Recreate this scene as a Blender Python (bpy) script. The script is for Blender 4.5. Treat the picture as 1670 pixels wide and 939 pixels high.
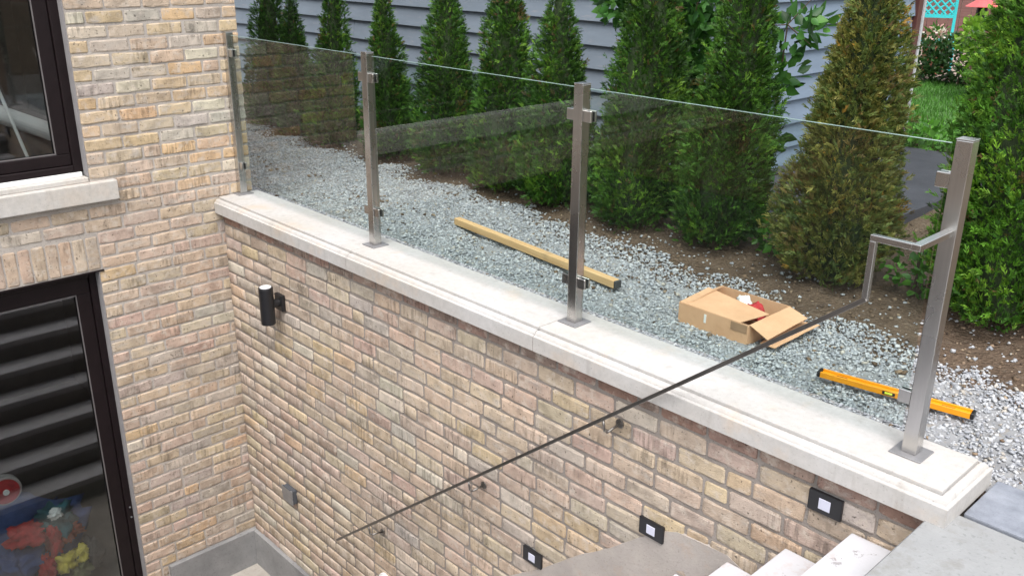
import bpy, bmesh, math, random
import numpy as np
from mathutils import Vector, Matrix, noise as mnoise

random.seed(7)
rng = np.random.default_rng(7)
for o in list(bpy.data.objects):
    bpy.data.objects.remove(o)
scene = bpy.context.scene
C = scene.collection

# ------------------------------------------------------------------ camera
cam_d = bpy.data.cameras.new('camera')
cam = bpy.data.objects.new('camera', cam_d)
C.objects.link(cam)
r = Vector((0.68680561, 0.72678752, 0.00882956))
u = Vector((-0.25852784, 0.23291625, 0.9375038))
f = Vector((-0.67930951, 0.64616556, -0.34786299))
cam.matrix_world = Matrix(((r.x, u.x, -f.x, 5.78528), (r.y, u.y, -f.y, -2.84957), (r.z, u.z, -f.z, 1.59483), (0, 0, 0, 1)))
cam_d.sensor_width = 36.0
cam_d.lens = 1492.8 / 1670.0 * 36.0
cam_d.clip_start = 0.05
cam_d.clip_end = 500
scene.camera = cam

# ------------------------------------------------------------------ sky, sun, exposure
SUN_EL, SUN_AZ_VEC = math.radians(60), Vector((0.85, -0.95, 0)).normalized()
w = bpy.data.worlds.new('World')
scene.world = w
w.use_nodes = True
nt = w.node_tree
bgn = nt.nodes['Background']
sky = nt.nodes.new('ShaderNodeTexSky')
sky.sky_type = 'NISHITA'
sky.sun_disc = False
sky.sun_elevation = SUN_EL
sky.sun_rotation = math.atan2(SUN_AZ_VEC.x, SUN_AZ_VEC.y)
sky.air_density = 1.4
sky.dust_density = 4.0
sky.ozone_density = 0.8
hs = nt.nodes.new('ShaderNodeHueSaturation')
hs.inputs['Saturation'].default_value = 0.32
nt.links.new(sky.outputs[0], hs.inputs['Color'])
nt.links.new(hs.outputs[0], bgn.inputs['Color'])
bgn.inputs['Strength'].default_value = 0.15
sd = bpy.data.lights.new('sun', 'SUN')
sd.energy = 1.25
sd.angle = math.radians(40)
sd.color = (1.0, 0.97, 0.94)
sun = bpy.data.objects.new('sun', sd)
C.objects.link(sun)
to_sun = Vector((SUN_AZ_VEC.x * math.cos(SUN_EL), SUN_AZ_VEC.y * math.cos(SUN_EL), math.sin(SUN_EL)))
sun.rotation_euler = (-to_sun).to_track_quat('-Z', 'Y').to_euler()
sun.location = (3, -6, 8)
vs = scene.view_settings
vs.view_transform = 'Standard'
vs.look = 'None'
vs.gamma = 1
vs.use_curve_mapping = False
vs.exposure = 1.0

# ------------------------------------------------------------------ helpers
def mesh_obj(name, me, mat=None, parent=None, loc=None, rotz=0.0):
    o = bpy.data.objects.new(name, me)
    C.objects.link(o)
    if mat is not None and len(me.materials) == 0:
        me.materials.append(mat)
    if parent is not None:
        o.parent = parent
    if loc is not None:
        o.location = loc
    if rotz:
        o.rotation_euler = (0, 0, rotz)
    return o

def thing(name, label, cat, loc=(0, 0, 0), rotz=0.0, group=None):
    o = bpy.data.objects.new(name, None)
    o.empty_display_size = 0.05
    C.objects.link(o)
    o.location = loc
    o.rotation_euler = (0, 0, rotz)
    tag(o, label, cat, group)
    return o

def tag(o, label, cat, group=None):
    o['label'] = label
    o['category'] = cat
    if group:
        o['group'] = group
    return o

def struct(o):
    o['kind'] = 'structure'
    return o

class MB:
    """collects shapes in a bmesh"""
    def __init__(s):
        s.bm = bmesh.new()
    def box(s, x0, x1, y0, y1, z0, z1, bevel=0.0, seg=1, M=None):
        t = bmesh.new()
        bmesh.ops.create_cube(t, size=1.0)
        for v in t.verts:
            v.co = Vector(((x0 + x1) / 2 + v.co.x * (x1 - x0), (y0 + y1) / 2 + v.co.y * (y1 - y0), (z0 + z1) / 2 + v.co.z * (z1 - z0)))
        if bevel > 0:
            bmesh.ops.bevel(t, geom=t.edges[:], offset=bevel, segments=seg, affect='EDGES', profile=0.6)
        s._merge(t, M)
        return s
    def _merge(s, t, M=None):
        if M is not None:
            bmesh.ops.transform(t, matrix=M, verts=t.verts[:])
        tm = bpy.data.meshes.new('tmp')
        t.to_mesh(tm)
        t.free()
        s.bm.from_mesh(tm)
        bpy.data.meshes.remove(tm)
    def cyl(s, p0, p1, r0, r1=None, n=16, cap=True, bevel=0.0):
        r1 = r0 if r1 is None else r1
        p0, p1 = Vector(p0), Vector(p1)
        d = p1 - p0
        t = bmesh.new()
        bmesh.ops.create_cone(t, cap_ends=cap, segments=n, radius1=r0, radius2=r1, depth=d.length)
        if bevel > 0:
            ed = [e for e in t.edges if len(e.link_faces) == 2 and (len(e.link_faces[0].verts) > 4 or len(e.link_faces[1].verts) > 4)]
            bmesh.ops.bevel(t, geom=ed, offset=bevel, segments=2, affect='EDGES', profile=0.6)
        q = d.to_track_quat('Z', 'Y').to_matrix().to_4x4()
        s._merge(t, Matrix.Translation((p0 + p1) / 2) @ q)
        return s
    def poly(s, pts, thick=0.0):
        vs_ = [s.bm.verts.new(p) for p in pts]
        fc = s.bm.faces.new(vs_)
        if thick:
            fc.normal_update()
            n = fc.normal.copy()
            b = [s.bm.verts.new(Vector(p) - n * thick) for p in pts]
            s.bm.faces.new(list(reversed(b)))
            k = len(pts)
            for i in range(k):
                s.bm.faces.new((vs_[i], b[i], b[(i + 1) % k], vs_[(i + 1) % k]))
        return s
    def prism(s, prof, axis_pts):
        """profile in a list of 2D points extruded between x=a and x=b: prof is (y,z)"""
        a, b = axis_pts
        A = [s.bm.verts.new((a, p[0], p[1])) for p in prof]
        B = [s.bm.verts.new((b, p[0], p[1])) for p in prof]
        k = len(prof)
        s.bm.faces.new(A)
        s.bm.faces.new(list(reversed(B)))
        for i in range(k):
            s.bm.faces.new((A[i], B[i], B[(i + 1) % k], A[(i + 1) % k]))
        bmesh.ops.recalc_face_normals(s.bm, faces=s.bm.faces[:])
        return s
    def mesh(s, name, smooth=False):
        me = bpy.data.meshes.new(name)
        bmesh.ops.recalc_face_normals(s.bm, faces=s.bm.faces[:])
        s.bm.to_mesh(me)
        s.bm.free()
        if smooth:
            for p in me.polygons:
                p.use_smooth = True
        return me
    def build(s, name, mat, parent=None, loc=None, rotz=0.0, smooth=False):
        return mesh_obj(name, s.mesh(name, smooth), mat, parent, loc, rotz)

def tube(pts, rad, n=10):
    """bent round rod through points"""
    m = MB()
    for i in range(len(pts) - 1):
        m.cyl(pts[i], pts[i + 1], rad, n=n)
        if i:
            t = bmesh.new()
            bmesh.ops.create_icosphere(t, subdivisions=2, radius=rad * 1.001)
            m._merge(t, Matrix.Translation(pts[i]))
    return m

def np_mesh(name, V, Q, col=None, smooth=False):
    """mesh from numpy arrays of vertices (N,3), faces (M,k) and per-vertex colours (N,3)"""
    V = np.ascontiguousarray(V, np.float32)
    Q = np.ascontiguousarray(Q, np.int32)
    k = Q.shape[1]
    me = bpy.data.meshes.new(name)
    me.vertices.add(len(V))
    me.vertices.foreach_set('co', V.ravel())
    me.loops.add(Q.size)
    me.loops.foreach_set('vertex_index', Q.ravel())
    me.polygons.add(len(Q))
    me.polygons.foreach_set('loop_start', np.arange(0, Q.size, k, dtype=np.int32))
    me.polygons.foreach_set('loop_total', np.full(len(Q), k, np.int32))
    me.update(calc_edges=True)
    if col is not None:
        a = me.color_attributes.new('Col', 'FLOAT_COLOR', 'POINT')
        c4 = np.ones((len(V), 4), np.float32)
        c4[:, :3] = col
        a.data.foreach_set('color', c4.ravel())
    if smooth:
        me.polygons.foreach_set('use_smooth', np.ones(len(Q), bool))
    return me

# ------------------------------------------------------------------ materials
class NT:
    def __init__(s, name):
        s.m = bpy.data.materials.new(name)
        s.m.use_nodes = True
        s.t = s.m.node_tree
        s.b = s.t.nodes['Principled BSDF']
        s.out = s.t.nodes['Material Output']
        s._pos = None
    def n(s, ty, **kw):
        nd = s.t.nodes.new('ShaderNode' + ty)
        for k_, v_ in kw.items():
            setattr(nd, k_, v_)
        return nd
    def l(s, a, b):
        s.t.links.new(a, b)
    def pos(s):
        if s._pos is None:
            s._pos = s.n('NewGeometry').outputs['Position']
        return s._pos
    def objc(s):
        return s.n('TexCoord').outputs['Object']
    def noise(s, scale, detail=4, rough=0.55, vec=None, stretch=None):
        nd = s.n('TexNoise')
        nd.inputs['Scale'].default_value = scale
        nd.inputs['Detail'].default_value = detail
        nd.inputs['Roughness'].default_value = rough
        v_ = vec or s.pos()
        if stretch:
            mp = s.n('Mapping')
            mp.inputs['Scale'].default_value = stretch
            s.l(v_, mp.inputs['Vector'])
            v_ = mp.outputs[0]
        s.l(v_, nd.inputs['Vector'])
        return nd.outputs['Fac']
    def vor(s, scale, vec=None, feature='F1'):
        nd = s.n('TexVoronoi', feature=feature)
        nd.inputs['Scale'].default_value = scale
        s.l(vec or s.pos(), nd.inputs['Vector'])
        return nd
    def ramp(s, fac, stops):
        nd = s.n('ValToRGB')
        e = nd.color_ramp.elements
        while len(e) < len(stops):
            e.new(0.5)
        for el, (p, c) in zip(e, stops):
            el.position = p
            el.color = (c, c, c, 1) if not isinstance(c, tuple) else (*c, 1)
        s.l(fac, nd.inputs['Fac'])
        return nd.outputs['Color']
    def mix(s, fac, a, b, mode='MIX'):
        nd = s.n('MixRGB', blend_type=mode)
        for key, val in (('Fac', fac), ('Color1', a), ('Color2', b)):
            if isinstance(val, (int, float)):
                nd.inputs[key].default_value = val if key == 'Fac' else (val, val, val, 1)
            elif isinstance(val, tuple):
                nd.inputs[key].default_value = (*val, 1)
            else:
                s.l(val, nd.inputs[key])
        return nd.outputs['Color']
    def bump(s, h, strength=0.5, dist=0.01, normal=None):
        nd = s.n('Bump')
        nd.inputs['Strength'].default_value = strength
        nd.inputs['Distance'].default_value = dist
        s.l(h, nd.inputs['Height'])
        if normal is not None:
            s.l(normal, nd.inputs['Normal'])
        return nd.outputs['Normal']
    def fin(s, col=None, rough=0.8, normal=None, metal=0.0, spec=None):
        if col is not None:
            if isinstance(col, tuple):
                s.b.inputs['Base Color'].default_value = (*col, 1)
            else:
                s.l(col, s.b.inputs['Base Color'])
        if isinstance(rough, (int, float)):
            s.b.inputs['Roughness'].default_value = rough
        else:
            s.l(rough, s.b.inputs['Roughness'])
        s.b.inputs['Metallic'].default_value = metal
        if spec is not None:
            s.b.inputs['Specular IOR Level'].default_value = spec
        if normal is not None:
            s.l(normal, s.b.inputs['Normal'])
        return s.m

def plain(name, col, rough=0.6, metal=0.0, var=0.15, scale=14, bump=0.15, spec=None):
    t = NT(name)
    nz = t.noise(scale, 5)
    c = t.mix(1.0, col, t.ramp(nz, [(0.25, 1 - var), (0.75, 1 + var * 0.6)]), 'MULTIPLY')
    return t.fin(c, rough, t.bump(t.noise(scale * 9, 4), bump, 0.004), metal, spec)

def brick_mat(name, from_attr):
    t = NT(name)
    if from_attr:
        base = t.n('Attribute', attribute_name='Col').outputs['Color']
    else:
        base = t.n('ObjectInfo').outputs['Color']
    n1 = t.noise(11, 6, 0.6)
    c = t.mix(1.0, base, t.ramp(n1, [(0.28, 0.66), (0.5, 0.98), (0.75, 1.2)]), 'MULTIPLY')
    # upright drag marks of the old brick faces
    st = t.noise(1.0, 3, 0.6, stretch=(55, 55, 6))
    msk = t.ramp(t.noise(4.5, 2), [(0.50, 0.0), (0.62, 1.0)])
    stc = t.ramp(st, [(0.38, 0.62), (0.55, 1.08)])
    c = t.mix(msk, c, t.mix(1.0, c, stc, 'MULTIPLY'))
    # lime wash of mortar left on the faces
    sm = t.ramp(t.noise(17, 5, 0.65), [(0.52, 0.0), (0.68, 0.75)])
    c = t.mix(sm, c, (0.54, 0.47, 0.40))
    # grey cement smears
    sm2 = t.ramp(t.noise(7.3, 4, 0.6, stretch=(1, 1, 2.2)), [(0.56, 0.0), (0.70, 0.6)])
    c = t.mix(sm2, c, (0.38, 0.345, 0.31))
    # dark pits
    pit = t.ramp(t.noise(70, 3, 0.55), [(0.28, 0.30), (0.38, 1.0)])
    c = t.mix(1.0, c, pit, 'MULTIPLY')
    h = t.mix(0.5, t.noise(45, 6, 0.65), t.noise(160, 3))
    return t.fin(c, 0.92, t.bump(h, 0.95, 0.008), spec=0.2)

def mortar_mat(name, col, dark):
    t = NT(name)
    n1 = t.noise(6, 6, 0.6)
    c = t.mix(t.ramp(n1, [(0.3, 0.0), (0.7, 1.0)]), dark, col)
    c = t.mix(t.ramp(t.noise(120, 3), [(0.3, 0.5), (0.42, 0.0)]), c, (0.08, 0.075, 0.07))
    return t.fin(c, 0.95, t.bump(t.noise(90, 5, 0.7), 0.8, 0.006), spec=0.15)

def limestone_mat(name, col, stain=0.35):
    t = NT(name)
    c = t.mix(t.ramp(t.noise(1.7, 5, 0.6), [(0.35, 0.0), (0.75, 1.0)]), col, (col[0] * 0.90, col[1] * 0.86, col[2] * 0.80))
    c = t.mix(t.ramp(t.noise(3.1, 6, 0.65), [(0.56, 0.0), (0.74, stain)]), c, (0.55, 0.40, 0.27))
    c = t.mix(t.ramp(t.noise(130, 2), [(0.28, 0.5), (0.36, 0.0)]), c, (0.25, 0.22, 0.2))
    dr = t.ramp(t.noise(1.0, 5, 0.65, stretch=(14, 14, 1.6)), [(0.57, 0.0), (0.74, 0.45)])
    c = t.mix(dr, c, (0.30, 0.275, 0.25))
    c = t.mix(t.ramp(t.noise(9, 7, 0.75), [(0.60, 0.0), (0.72, 0.25)]), c, (0.36, 0.33, 0.30))
    c = t.mix(1.0, c, t.ramp(t.noise(30, 5, 0.7), [(0.25, 0.86), (0.7, 1.05)]), 'MULTIPLY')
    return t.fin(c, 0.78, t.bump(t.noise(140, 4, 0.6), 0.25, 0.003), spec=0.25)

def concrete_mat(name, col, dark, scale=2.5, stain=None):
    t = NT(name)
    c = t.mix(t.ramp(t.noise(scale, 7, 0.65), [(0.3, 0.0), (0.7, 1.0)]), dark, col)
    c = t.mix(t.ramp(t.noise(scale * 24, 4), [(0.3, 0.35), (0.42, 0.0)]), c, tuple(x * 0.5 for x in dark))
    if stain:
        c = t.mix(t.ramp(t.noise(scale * 2.3, 5, 0.7), [(0.55, 0.0), (0.68, 0.8)]), c, stain)
    return t.fin(c, 0.9, t.bump(t.noise(60, 6, 0.7), 0.5, 0.006), spec=0.2)

def tread_mat():
    t = NT('tread_stone')
    c = t.mix(t.ramp(t.noise(2.0, 5, 0.6), [(0.3, 0.0), (0.7, 1.0)]), (0.54, 0.54, 0.575), (0.47, 0.47, 0.49))
    # brick dust and mortar droppings lie along the brick wall (the wall stands at y = -0.13)
    sx = t.n('SeparateXYZ')
    t.l(t.pos(), sx.inputs[0])
    mr = t.n('MapRange')
    mr.inputs['From Min'].default_value = -0.62
    mr.inputs['From Max'].default_value = -0.15
    t.l(sx.outputs['Y'], mr.inputs['Value'])
    nz = t.noise(9, 7, 0.7)
    f1 = t.mix(1.0, t.ramp(nz, [(0.56, 0.0), (0.72, 0.7)]), mr.outputs[0], 'MULTIPLY')
    c = t.mix(f1, c, (0.42, 0.30, 0.25))
    f2 = t.mix(1.0, t.ramp(t.noise(13, 7, 0.75), [(0.60, 0.0), (0.65, 1.0)]), mr.outputs[0], 'MULTIPLY')
    c = t.mix(f2, c, (0.17, 0.15, 0.14))
    return t.fin(c, 0.82, t.bump(t.noise(70, 5, 0.7), 0.3, 0.004), spec=0.25)

def steel_mat(name, col, rough):
    t = NT(name)
    st = t.noise(1.0, 2, 0.5, stretch=(90, 90, 4))
    c = t.mix(1.0, col, t.ramp(st, [(0.3, 0.95), (0.7, 1.03)]), 'MULTIPLY')
    rr = t.ramp(t.noise(3.0, 4, 0.6), [(0.3, rough - 0.04), (0.7, rough + 0.07)])
    return t.fin(c, rr, None, metal=1.0)

def glass_mat(name, tint, ior=1.5, refl=1.0, rough=0.0, gain=1.1):
    t = NT(name)
    t.t.nodes.remove(t.b)
    tr = t.n('BsdfTransparent')
    tr.inputs[0].default_value = (*tint, 1)
    gl = t.n('BsdfGlossy')
    gl.inputs['Color'].default_value = (refl, refl, refl, 1)
    gl.inputs['Roughness'].default_value = rough
    fr = t.n('Fresnel')
    fr.inputs['IOR'].default_value = ior
    mx = t.n('MixShader')
    # reflect on the outer face only; the inner face of the sheet lets light pass
    bf = t.n('NewGeometry').outputs['Backfacing']
    inv = t.n('Math', operation='SUBTRACT')
    inv.inputs[0].default_value = 1.0
    t.l(bf, inv.inputs[1])
    ml = t.n('Math', operation='MULTIPLY')
    t.l(fr.outputs[0], ml.inputs[0])
    t.l(inv.outputs[0], ml.inputs[1])
    m2 = t.n('Math', operation='MULTIPLY')
    m2.inputs[1].default_value = gain
    m2.use_clamp = True
    t.l(ml.outputs[0], m2.inputs[0])
    t.l(m2.outputs[0], mx.inputs[0])
    t.l(tr.outputs[0], mx.inputs[1])
    t.l(gl.outputs[0], mx.inputs[2])
    t.l(mx.outputs[0], t.out.inputs['Surface'])
    return t.m

def leaf_mat(name, trans=0.3, rough=0.55):
    t = NT(name)
    a = t.n('Attribute', attribute_name='Col').outputs['Color']
    c = t.mix(1.0, a, t.n('ObjectInfo').outputs['Color'], 'MULTIPLY')
    c = t.mix(1.0, c, t.ramp(t.noise(7, 3), [(0.3, 0.75), (0.7, 1.2)]), 'MULTIPLY')
    t.fin(c, rough, spec=0.3)
    tl = t.n('BsdfTranslucent')
    t.l(t.mix(1.0, c, (1.1, 1.25, 0.6), 'MULTIPLY'), tl.inputs['Color'])
    mx = t.n('MixShader')
    mx.inputs[0].default_value = trans
    t.l(t.b.outputs[0], mx.inputs[1])
    t.l(tl.outputs[0], mx.inputs[2])
    t.l(mx.outputs[0], t.out.inputs['Surface'])
    return t.m

def attr_mat(name, rough=0.85, bump=0.4, scale=120):
    t = NT(name)
    a = t.n('Attribute', attribute_name='Col').outputs['Color']
    c = t.mix(1.0, a, t.ramp(t.noise(scale, 4), [(0.3, 0.78), (0.7, 1.12)]), 'MULTIPLY')
    return t.fin(c, rough, t.bump(t.noise(scale * 1.5, 4), bump, 0.003), spec=0.25)

def soil_mat():
    t = NT('soil')
    c = t.mix(t.ramp(t.noise(3.5, 7, 0.7), [(0.3, 0.0), (0.7, 1.0)]), (0.075, 0.053, 0.038), (0.165, 0.118, 0.085))
    v = t.vor(55)
    c = t.mix(t.ramp(t.noise(22, 5, 0.7), [(0.55, 0.0), (0.68, 0.7)]), c, (0.20, 0.16, 0.125))
    h = t.mix(0.5, t.noise(30, 7, 0.75), v.outputs['Distance'])
    return t.fin(c, 0.97, t.bump(h, 1.0, 0.03), spec=0.1)

def wood_mat(name, c1, c2):
    t = NT(name)
    g = t.noise(1.0, 5, 0.6, vec=t.objc(), stretch=(3, 60, 60))
    c = t.mix(t.ramp(g, [(0.3, 0.0), (0.7, 1.0)]), c1, c2)
    c = t.mix(t.ramp(t.noise(5, 4), [(0.58, 0.0), (0.75, 0.55)]), c, (0.20, 0.15, 0.10))
    return t.fin(c, 0.75, t.bump(g, 0.25, 0.003), spec=0.25)

def card_mat():
    t = NT('cardboard')
    c = t.mix(t.ramp(t.noise(9, 5, 0.6), [(0.3, 0.0), (0.7, 1.0)]), (0.56, 0.325, 0.19), (0.63, 0.385, 0.235))
    fl = t.noise(1.0, 2, 0.5, stretch=(160, 4, 4))
    c = t.mix(t.ramp(t.noise(38, 5, 0.7), [(0.58, 0.0), (0.70, 0.35)]), c, (0.34, 0.21, 0.12))
    return t.fin(c, 0.85, t.bump(t.mix(0.5, fl, t.noise(12, 3)), 0.35, 0.006), spec=0.2)

def siding_mat(name, col, wear):
    t = NT(name)
    c = t.mix(t.ramp(t.noise(1.0, 6, 0.65, stretch=(2.2, 2.2, 9)), [(0.35, 0.0), (0.75, 1.0)]), col, tuple(x * 0.82 for x in col))
    c = t.mix(t.ramp(t.noise(1.0, 6, 0.7, stretch=(5, 5, 22)), [(0.56, 0.0), (0.72, wear)]), c, (0.42, 0.37, 0.34))
    return t.fin(c, 0.75, t.bump(t.noise(1.0, 5, 0.6, stretch=(6, 6, 80)), 0.25, 0.004), spec=0.3)

M = {}
M['brick'] = brick_mat('brick', False)
M['brick_mass'] = brick_mat('brick_mass', True)
M['mortar'] = mortar_mat('mortar', (0.33, 0.295, 0.268), (0.235, 0.208, 0.188))
M['house_mortar'] = mortar_mat('house_mortar', (0.47, 0.425, 0.385), (0.36, 0.325, 0.295))
M['limestone'] = limestone_mat('limestone', (0.475, 0.465, 0.46), 0.5)
M['sill_stone'] = limestone_mat('sill_stone', (0.52, 0.505, 0.49), 0.25)
M['concrete'] = concrete_mat('concrete', (0.30, 0.30, 0.30), (0.17, 0.17, 0.175))
M['parge'] = concrete_mat('parge', (0.45, 0.41, 0.375), (0.33, 0.30, 0.28), 4.0, (0.40, 0.33, 0.28))
M['landing'] = concrete_mat('landing', (0.30, 0.305, 0.308), (0.225, 0.23, 0.232), 2.6, (0.22, 0.215, 0.205))
M['floor'] = concrete_mat('areaway_floor', (0.42, 0.39, 0.35), (0.22, 0.20, 0.18), 3)
M['bluestone'] = concrete_mat('bluestone', (0.27, 0.29, 0.33), (0.165, 0.178, 0.21), 11.0)
M['tread'] = tread_mat()
M['riser'] = concrete_mat('riser', (0.30, 0.285, 0.27), (0.18, 0.17, 0.16), 5)
M['steel'] = steel_mat('stainless_steel', (0.56, 0.548, 0.53), 0.26)
M['rail_steel'] = steel_mat('rail_steel', (0.27, 0.255, 0.24), 0.36)
M['plate'] = plain('satin_plate', (0.27, 0.265, 0.275), 0.45, metal=0.4)
M['rubber'] = plain('rubber', (0.02, 0.02, 0.02), 0.6)
M['glass'] = glass_mat('guard_glass', (0.892, 0.938, 0.922), 1.5)
M['pane'] = glass_mat('window_glass', (0.74, 0.77, 0.77), 1.55, 1.0, 0.03, 2.0)
M['frame'] = plain('frame_brown_black', (0.011, 0.0065, 0.0075), 0.45, var=0.25, bump=0.05, spec=0.22)
M['bead'] = plain('glazing_bead', (0.13, 0.12, 0.12), 0.5)
M['reveal_grey'] = plain('reveal_grey', (0.26, 0.25, 0.255), 0.8)  # even grey for the thin sheets over the jamb reveals
M['black'] = plain('black_powder_coat', (0.012, 0.012, 0.014), 0.42, bump=0.1)
M['lens'] = plain('frosted_lens', (0.80, 0.80, 0.84), 0.35, var=0.05, bump=0.02)
M['steplens'] = plain('step_lens', (0.56, 0.57, 0.68), 0.25, var=0.05, bump=0.02)
M['zinc'] = plain('zinc', (0.42, 0.44, 0.47), 0.38, metal=0.8)
M['zincdark'] = plain('zinc_dark', (0.10, 0.11, 0.13), 0.5, metal=0.4)
M['soil'] = soil_mat()
M['gravel'] = attr_mat('gravel', 0.9, 0.4, 160)
M['chips'] = attr_mat('chips', 0.95, 0.3, 100)
M['leaf'] = leaf_mat('foliage', 0.25)
M['broadleaf'] = leaf_mat('broad_leaf', 0.35, 0.42)
M['bark'] = plain('bark', (0.095, 0.065, 0.045), 0.95, var=0.4, scale=30, bump=0.9)
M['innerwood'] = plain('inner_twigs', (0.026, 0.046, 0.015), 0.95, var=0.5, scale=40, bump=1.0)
M['wood'] = wood_mat('lumber', (0.52, 0.32, 0.15), (0.66, 0.45, 0.24))
M['card'] = card_mat()
M['cardin'] = plain('cardboard_inside', (0.33, 0.20, 0.12), 0.9)
M['orange'] = plain('orange_paint', (0.78, 0.30, 0.008), 0.38, var=0.08, bump=0.05)
M['sticker'] = plain('sticker', (0.36, 0.34, 0.33), 0.5)
M['vial'] = plain('vial', (0.55, 0.62, 0.05), 0.1)
M['red'] = plain('red_cloth', (0.42, 0.025, 0.03), 0.8, var=0.45, scale=25)
M['white'] = plain('white_paint', (0.75, 0.75, 0.74), 0.5, var=0.06)
M['blue'] = plain('blue_cloth', (0.05, 0.09, 0.24), 0.85, var=0.3)
M['yellow'] = plain('yellow_plastic', (0.62, 0.52, 0.08), 0.5)
M['darkcloth'] = plain('dark_cloth', (0.05, 0.05, 0.05), 0.9)
M['tealcloth'] = plain('teal_cloth', (0.04, 0.13, 0.16), 0.85, var=0.4)
M['rust'] = plain('rust_cloth', (0.30, 0.06, 0.03), 0.85, var=0.4)
M['olive'] = plain('olive_bag', (0.12, 0.13, 0.05), 0.85, var=0.4)
M['room'] = plain('room_wall', (0.10, 0.095, 0.09), 0.9)
M['siding'] = siding_mat('siding_pale', (0.188, 0.228, 0.275), 0.30)
M['siding_blue'] = siding_mat('siding_blue', (0.185, 0.240, 0.315), 0.12)
M['sheath'] = plain('sheathing', (0.05, 0.05, 0.05), 0.9)
M['brownmetal'] = plain('brown_metal', (0.085, 0.028, 0.022), 0.45)
M['greymetal'] = plain('grey_trim', (0.42, 0.43, 0.45), 0.5)
M['roof'] = plain('roof_shingle', (0.10, 0.095, 0.09), 0.95, var=0.3)
M['paving'] = concrete_mat('dark_paving', (0.07, 0.07, 0.085), (0.045, 0.045, 0.055), 3)
M['lawn'] = plain('lawn', (0.07, 0.16, 0.035), 0.9, var=0.35, scale=5, bump=0.8)
M['patio'] = plain('patio_stone', (0.36, 0.27, 0.23), 0.85, var=0.3, scale=6)
M['teal'] = plain('teal_paint', (0.03, 0.45, 0.47), 0.5)
M['terracotta'] = plain('terracotta', (0.25, 0.09, 0.055), 0.8)
M['fence'] = wood_mat('fence_wood', (0.13, 0.065, 0.06), (0.20, 0.11, 0.10))
M['redroof'] = plain('red_roof', (0.65, 0.10, 0.10), 0.5)
M['greenglass'] = plain('green_glass', (0.16, 0.22, 0.14), 0.2)

# ------------------------------------------------------------------ key dimensions (metres; coping top is z = 0)
XH = 0.05            # house facade plane (faces +x)
YW = -0.13           # retaining wall brick face (faces -y)
HOUSE_Y1 = 0.11      # free corner of the house
ZF = -2.95           # areaway floor
ZC = -2.645          # top of the concrete curb
ZG = -0.13           # yard ground
ZL = -0.10           # landing
NOSE0, RUN, RISE = 4.90, 0.235, 0.19

# ------------------------------------------------------------------ ground
far = MB()
far.box(-150, 200, 0.16, 200, -3.4, -0.22)
far.box(8.0, 200, -150, 0.155, -3.4, -0.22)
far.box(0.06, 7.99, -150, -3.45, -3.4, -0.22)
far.box(0.06, 7.99, -3.4495, -3.205, -0.2295, -0.2205)
struct(far.build('ground', M['soil']))

def height(x, y):
    return ZG + 0.018 * mnoise.noise(Vector((x * 1.7, y * 1.7, 0.3))) + 0.012 * mnoise.noise(Vector((x * 6, y * 6, 2.0))) + 0.05 * max(0, min(1, (y - 1.0) / 0.5)) * (0.6 + mnoise.noise(Vector((x * 2.2, y * 2.2, 7.0))))

gx = np.arange(-9.0, 9.01, 0.06)
gy = np.arange(0.13, 5.8, 0.06)
GV = np.array([(x, y, height(x, y)) for y in gy for x in gx])
nx, ny = len(gx), len(gy)
ii, jj = np.meshgrid(np.arange(nx - 1), np.arange(ny - 1))
a_ = (jj * nx + ii).ravel()
struct(mesh_obj('soil_bed', np_mesh('soil_bed', GV, np.stack([a_, a_ + 1, a_ + 1 + nx, a_ + nx], 1), smooth=True), M['soil']))

struct(MB().box(0.06, NOSE0 - 3.29 + 0.02, -3.2, -0.10, ZF - 0.12, ZF).build('areaway_floor', M['floor']))
lm = MB()
lm.box(NOSE0 - 0.004, 6.4, -3.2, -0.068, ZL - 0.09, ZL, 0.006)
lm.box(6.408, 7.98, -3.2, -0.068, ZL - 0.09, ZL, 0.006)
lm.box(4.95, 7.98, -3.2, -0.05, -3.3, ZL - 0.10)
struct(lm.build('landing', M['landing']))
pav = MB()
pav.box(1.97, 3.3, 2.35, 5.35, -0.2, -0.045, 0.01)
struct(pav.build('path', M['paving']))

# lawn, patio
lw = MB()
lw.box(-6, 8, 5.6, 10.4, -0.3, -0.10)
struct(lw.build('lawn', M['lawn']))
pt = MB()
pt.box(-9, 9, 10.4, 16, -0.3, -0.08)
struct(pt.build('patio', M['patio']))
N = 16000
bx = rng.uniform(0.3, 3.4, N); by = rng.uniform(5.62, 10.2, N)
hh = rng.uniform(0.03, 0.075, N); an = rng.uniform(0, 6.28, N)
wv = 0.006
V = np.zeros((N, 3, 3))
V[:, 0] = np.stack([bx - wv * np.cos(an), by - wv * np.sin(an), np.full(N, -0.10)], 1)
V[:, 1] = np.stack([bx + wv * np.cos(an), by + wv * np.sin(an), np.full(N, -0.10)], 1)
V[:, 2] = np.stack([bx + rng.normal(0, .02, N), by + rng.normal(0, .02, N), -0.10 + hh], 1)
gc = np.array([0.07, 0.19, 0.03]) * rng.uniform(0.6, 1.5, (N, 1))
g_o = mesh_obj('lawn_grass', np_mesh('lawn_grass', V.reshape(-1, 3), np.arange(3 * N).reshape(-1, 3), np.repeat(gc, 3, 0)), M['leaf'])
g_o['kind'] = 'stuff'
tag(g_o, 'short green lawn grass beyond the shed corner', 'grass')

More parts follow.
